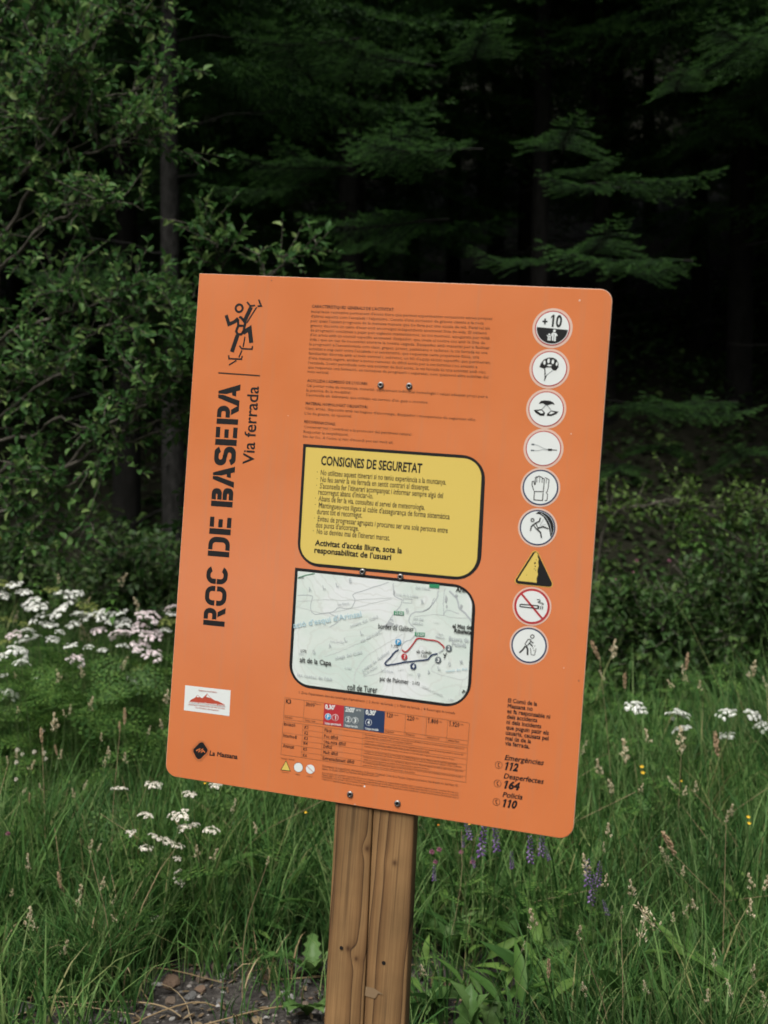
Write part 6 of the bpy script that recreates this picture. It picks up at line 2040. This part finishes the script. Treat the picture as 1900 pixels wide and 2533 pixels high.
for k, (Zx, x, y, kind, n_, sc, lab, d) in enumerate([
    (ZR, 250, 1010, 'dock', 5, .8, 'dark broad-leaved weed between the post and the tall toothed leaf', 3.4), (ZR, 620, 1150, 'toothed', 6, .8, 'low toothed weed in the grass right of the short toothed leaf', 3.1),
    (ZR, 560, 760, 'dock', 5, .85, 'dock plant in the grass just right of the blue-green leaves', 3.7), (ZR, 200, 760, 'toothed', 6, .8, 'leafy weed under the lowest vetch beside the post', 3.6),
    (ZR, 1000, 1200, 'toothed', 5, .75, 'low toothed weed at the lower edge in the middle of the right grass', 3.0), (ZB, 330, 930, 'toothed', 5, .7, 'toothed weed at the foot of the big grass tuft', 3.25),
    (ZB, 1180, 640, 'toothed', 6, .75, 'leafy weed half way up the bank above the bare patch', 3.75), (ZB, 1380, 560, 'dock', 4, .75, 'dock plant in the grass near the upper part of the post', 3.9),
    (ZB, 60, 760, 'dock', 5, .9, 'dock plant in the grass at the left edge', 3.5), (ZB, 210, 1120, 'toothed', 5, .6, 'small toothed weed at the lower edge beside the flat slab', None)]):
    leafy_plant(*zp(Zx, x, y), kind, n_, sc, lab, d, 1.1, None, k)

# ------------------------------------------------------------------ stones
STM = []
def _stone(name, a_, b_):
    m = mat(name, a_, .9, .2)
    b = m.node_tree.nodes['Principled BSDF']
    tc = N(m, 'ShaderNodeTexCoord')
    oi = N(m, 'ShaderNodeObjectInfo')
    add = N(m, 'ShaderNodeVectorMath', operation='ADD')
    L(m, tc.outputs['Object'], add.inputs[0])
    L(m, oi.outputs['Location'], add.inputs[1])
    nz = N(m, 'ShaderNodeTexNoise', Scale=22.0, Detail=6.0, Roughness=.65)
    L(m, add.outputs[0], nz.inputs['Vector'])
    L(m, ramp(m, [(.3, a_), (.7, b_)], nz.outputs['Fac']), b.inputs['Base Color'])
    bp = N(m, 'ShaderNodeBump', Strength=.5, Distance=.01)
    L(m, nz.outputs['Fac'], bp.inputs['Height'])
    L(m, bp.outputs[0], b.inputs['Normal'])
    return m
ST_GREY, ST_BROWN, ST_RED, ST_PALE = _stone('grey_stone', (.06, .06, .06), (.17, .167, .16)), _stone('brown_stone', (.08, .06, .045), (.2, .155, .12)), _stone('reddish_stone', (.1, .065, .045), (.2, .14, .1)), _stone('pale_stone', (.2, .195, .18), (.4, .39, .37))
def stone_mesh(seed, m, flat=.5, seg=2):
    r = np.random.default_rng(seed)
    import bmesh
    bm = bmesh.new()
    bmesh.ops.create_icosphere(bm, subdivisions=3, radius=1)
    pl = norm(r.normal(0, 1, (9, 3)))
    pd = r.uniform(.42, .8, 9)
    for v in bm.verts:
        p = np.array(v.co)
        for n_, d_ in zip(pl, pd):
            e_ = p @ n_ - d_
            if e_ > 0:
                p = p - n_ * e_
        v.co = p * [1.15, .85, flat] + r.normal(0, .018, 3)
    me = bpy.data.meshes.new('stone')
    bm.to_mesh(me)
    bm.free()
    me.materials.append(m)
    return me
SM = {m.name: [stone_mesh(s, m, f) for s, f in ((1, .5), (2, .35), (3, .62))] for m in (ST_GREY, ST_BROWN, ST_RED, ST_PALE)}
def stone(px, py, half, m, k, label, r):
    p = ground_hit(px, py)
    o = link('stone', SM[m.name][k % 3], None, (p[0], p[1], float(gz(p[0], p[1])) + half / FPX * p[1] * .12))
    s = half / FPX * p[1]
    o.scale = (s, s, s * r.uniform(.8, 1.1))
    o.rotation_euler = (r.normal(0, .15), r.normal(0, .15), r.uniform(0, 6.28))
    return tag(o, label, 'stone', 'stones on the bare patch')
r = np.random.default_rng(91)
for k, (x, y, s, m, lab) in enumerate([
    (850, 1018, 62, ST_RED, 'reddish brown angular stone on the bare patch right of the big grass tuft'), (790, 1018, 34, ST_PALE, 'pale flat stone leaning against the reddish brown one'), (1090, 940, 52, ST_BROWN, 'brown block at the back of the bare patch under the weeds'),
    (1150, 935, 32, ST_GREY, 'grey stone right behind the brown block'), (1345, 722, 55, ST_GREY, 'grey boulder half hidden in the grass up the bank left of the post'), (100, 1165, 72, ST_GREY, 'flat grey slab in the bottom left corner'), (1460, 1085, 26, ST_PALE, 'largest white chip of stone close left of the post'),
    (1410, 1060, 16, ST_PALE, 'white chip left of the largest one'), (1010, 1000, 40, ST_BROWN, 'brown stone between the reddish one and the brown block'), (1105, 980, 26, ST_PALE, 'pale shard in front of the brown block'), (990, 940, 24, ST_RED, 'small rusty stone left of the brown block'), (850, 1110, 34, ST_BROWN, 'flat brown stone in front of the reddish one'),
    (1235, 1165, 40, ST_GREY, 'grey stone at the lower edge right of the dry stalks'), (1120, 1060, 14, ST_PALE, 'whitish pebble in the middle of the bare patch'), (1000, 1045, 26, ST_GREY, 'dark grey stone under the brown one'), (700, 880, 30, ST_GREY, 'grey stone in the shade behind the big grass tuft'), (1320, 830, 30, ST_GREY, 'grey stone below the boulder in the grass')]):
    stone(*zp(ZB, x, y), s * ZB[2], m, k, lab, r)
stone(*zp(ZR, 150, 1245), 22 * ZR[2], ST_PALE, 1, 'pale stone on the soil right of the post', r)
stone(*zp(ZR, 200, 1300), 26 * ZR[2], ST_GREY, 2, 'grey stone at the lower edge right of the post', r)
for k in range(170):
    x, y = r.uniform(-1.4, .35), r.uniform(2.95, 3.6)
    if bare(x, y) < .4:
        continue
    s = r.uniform(.007, .024)
    m = (ST_GREY, ST_BROWN, ST_GREY, ST_PALE, ST_GREY, ST_RED)[k % 6]
    o = link('stone', SM[m.name][k % 3], None, (x, y, float(gz(x, y)) + s * .15))
    o.scale = (s, s, s)
    o.rotation_euler = (r.normal(0, .3), r.normal(0, .3), r.uniform(0, 6.28))
    tag(o, 'small stone lying loose among the gravel of the bare patch', 'stone', 'small stones on the bare patch')
# gravel: thousands of chips
g = Geo()
oc = np.array([[1, 0, 0], [0, 1, 0], [-1, 0, 0], [0, -1, 0], [.1, .1, .6], [0, 0, -.5]])
of = np.array([(0, 1, 4), (1, 2, 4), (2, 3, 4), (3, 0, 4)])
k = 16000
x, y = r.uniform(-1.6, .7, k), r.uniform(2.3, 3.9, k)
ok = r.random(k) < bare(x, y) ** .7
x, y = x[ok], y[ok]
k = len(x)
s = np.exp(r.normal(-5.35, .5, k))
M = rotz(r.uniform(0, 6.28, k)) * np.stack([s, s * r.uniform(.6, 1, k), s * r.uniform(.5, 1.1, k)], -1)[:, None, :]
scatter(g, oc, of, M, np.stack([x, y, gz(x, y) + s * .05], -1))
M_CHIP = foliage('gravel_chip', [(0, (.03, .028, .026)), (.5, (.072, .067, .06)), (.85, (.135, .126, .115)), (.95, (.12, .09, .065)), (1, (.3, .29, .28))], .95, 0, .15)
tag(g.build('gravel', M_CHIP), 'dark grey gravel on the bare patch left of the post', None, None, 'stuff')
# dry stalks lying on the gravel
g = Geo()
for k in range(34):
    x, y = r.uniform(-1.3, .2), r.uniform(2.95, 3.55)
    a_ = r.normal(0, .5) + (math.pi if r.random() < .5 else 0)
    l_ = r.uniform(.15, .5)
    t_ = np.linspace(0, 1, 8)
    X_ = x + np.cos(a_) * l_ * t_ + .03 * np.sin(t_ * 3 + k)
    Y_ = y + np.sin(a_) * l_ * t_ * .6 + .02 * np.sin(t_ * 4 + k)
    Z_ = gz(X_, Y_) + .012 + .03 * np.sin(t_ * np.pi) * r.random()
    g.add(*tube(np.stack([X_, Y_, Z_], -1), r.uniform(.0012, .0026), 4))
for k in range(60):
    px_, py_ = r.uniform(0, 1900), r.uniform(1900, 2500)
    x, y = at(px_, py_, r.uniform(3.3, 4.6))[:2]
    h = r.uniform(.2, .5)
    P = spline([[x, y, float(gz(x, y))], [x + r.normal(0, .06), y, float(gz(x, y)) + h * .6], [x + r.normal(0, .2), y + r.normal(0, .1), float(gz(x, y)) + h]], 7)
    g.add(*tube(P, .001, 3))
tag(g.build('dry_stalks', M_DRY), 'dry tan stalks lying on the gravel and standing in the grass', None, None, 'stuff')

# withered leaf bits and short litter on the bare patch and along the grass edge
g = Geo()
k = 700
x, y = r.uniform(-1.4, .3, k), r.uniform(2.9, 3.75, k)
az = r.uniform(0, 6.28, k)
D = np.stack([np.cos(az), np.sin(az), r.normal(0, .2, k)], -1)
scatter(g, *leaf_shape(.028, .012, .3, -.3), frame(D, np.array([0, 0, 1.0]) + r.normal(0, .4, (k, 3))) * r.uniform(.4, 1.3, k)[:, None, None], np.stack([x, y, gz(x, y) + .006], -1))
M_LITTER = foliage('withered_bits', [(0, (.05, .035, .022)), (.6, (.12, .085, .05)), (1, (.26, .2, .12))], .8, .15, .15)
tag(g.build('leaf_litter', M_LITTER), 'withered brown leaf bits scattered over the bare patch', None, None, 'stuff')
